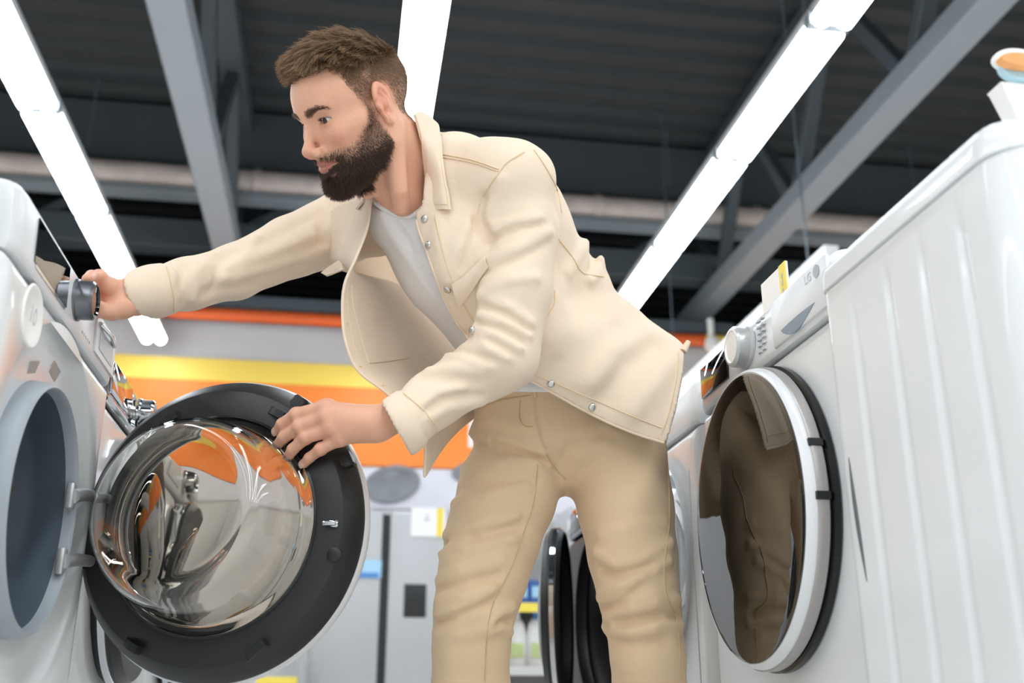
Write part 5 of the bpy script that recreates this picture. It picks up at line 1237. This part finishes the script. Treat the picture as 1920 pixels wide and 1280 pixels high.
# seams, placket, flap, snaps
jj = lambda P: jk(P)
jt = lambda P: jtorso(P)-1.5*jcr(P)+wob(P, 30, 51, 0.0016)+wob(P, 75, 52, 0.0006)
off = lambda d: [tuple(p) for p in pl_edge+np.array(d)]
MB().tube([tuple(p) for p in onsurf(jt, [tuple(p) for p in pl_edge[2:-2:3]], 60, -0.0008)], 0.0022, 8).build('placket_edge', CREAM, jacket)
seam(jt, K5((628, 400), (655, 520), (700, 680), (770, 830), (835, 930)), jacket)
seam(jj, K5((660, 135), (800, 160), (920, 200)), jacket); seam(jj, K5((662, 122), (800, 148), (925, 190)), jacket)
seam(jj, K5((1040, 112), (960, 160), (925, 205), (880, 270), (838, 345), (826, 400)), jacket, r=0.0014)
seam(jj, K6((250, 85), (300, 160), (340, 240), (358, 330)), jacket); seam(jj, K6((345, 430), (400, 500), (440, 560), (520, 575)), jacket)
seam(jt, K6((215, 935), (330, 985), (480, 1050), (620, 1110), (745, 1160)), jacket); seam(jj, [(1272, 660), (1268, 705), (1256, 765), (1240, 815)], jacket)
seam(jj, K6((330, 630), (328, 680), (300, 730)), jacket)
seam(jj, [(312, 500), (320, 530), (326, 560), (326, 584)], jacket); seam(jj, [(756, 736), (790, 765), (812, 790), (822, 806)], jacket)
fl = [near(jj, *p) for p in K5((705, 718), (790, 660), (868, 598), (878, 640), (800, 745), (742, 822))]
fn_ = grad(jj, np.array(fl)); fl = [p+n_*0.004 for p, n_ in zip(fl, fn_)]
flap = sheet([np.array([fl[0], fl[1], fl[2]]), np.array([(fl[0]+fl[5])/2+fn_[0]*0.003, (fl[1]+fl[4])/2+fn_[1]*0.005, (fl[2]+fl[3])/2+fn_[2]*0.004]), np.array([fl[5], fl[4], fl[3]])], 20, 12, 0.0035, 'pocket_flap', CREAM, jacket)[0]
def snap(fn, px, py, par, r=0.0066):
    p = near(fn, px, py); n_ = grad(fn, p[None])[0]
    return MB().lathe([(0, 0.0028), (r*0.5, 0.0030), (r*0.82, 0.0024), (r, 0.0008), (r, -0.002), (0, -0.002)], frame(p+n_*0.0006, n_), 20).build('snap_button', SNAP, par)
for px, py in ((803, 459), (839, 543), (885, 619), (1033, 719), (1110, 763), (796, 410)): snap(jj, px, py, jacket)
q_ = [near(jj, 1281, 658), at(1287, 648, 1.80), at(1291, 640, 1.80)]; q_[1][1] = q_[0][1]; q_ = [q_[0], at(1287, 648, q_[0][1]), at(1291, 640, q_[0][1])]
MB().tube([tuple(p) for p in q_], [0.007, 0.006, 0.0045], 10).build('hem_tab', CREAM, jacket)
# ---- shoes (below the frame, they carry him)
SHOE = mat('white_leather', 'dcdad6', 0.45, noise=0.03); SOLE = mat('shoe_sole', 'c9c6c0', 0.7, noise=0.03)
for a, dirv in ((anR, norm(V3(-0.62, -0.78, 0))), (anL, norm(V3(-0.45, -0.9, 0)))):
    t_ = np.array([dirv[0], dirv[1], 0]); h0 = np.array([a[0], a[1], 0.0]); e_ = V3(0, 0, 1)
    def shoe(P, h0=h0, t_=t_, a=a):
        d = rc(P, h0-t_*0.035+e_*0.045, h0+t_*0.17+e_*0.036, 0.043, 0.036)
        d = smin(d, rc(P, h0+e_*0.05, np.array([a[0], a[1], 0.085]), 0.045, 0.046), 0.03)
        return np.maximum(np.maximum(d, 0.012-P[:, 2]), P[:, 2]-0.10)
    v, q = mesh_sdf(shoe, h0-np.array([0.26, 0.26, 0.0]), h0+np.array([0.26, 0.26, 0.12]), 0.006)
    s_ = mesh_obj('shoe', [(relax(v, q, 2), q)], SHOE, man)
    v, q = mesh_sdf(lambda P: np.maximum(np.maximum(rc(P*np.array([1, 1, 0])+np.array([0, 0, 0.0]), (h0-t_*0.035)*np.array([1, 1, 0]), (h0+t_*0.17)*np.array([1, 1, 0]), 0.046, 0.039), P[:, 2]-0.02), 0.0-P[:, 2]), h0-np.array([0.26, 0.26, 0.012]), h0+np.array([0.26, 0.26, 0.05]), 0.006)
    mesh_obj('sole', [(v, q)], SOLE, s_)
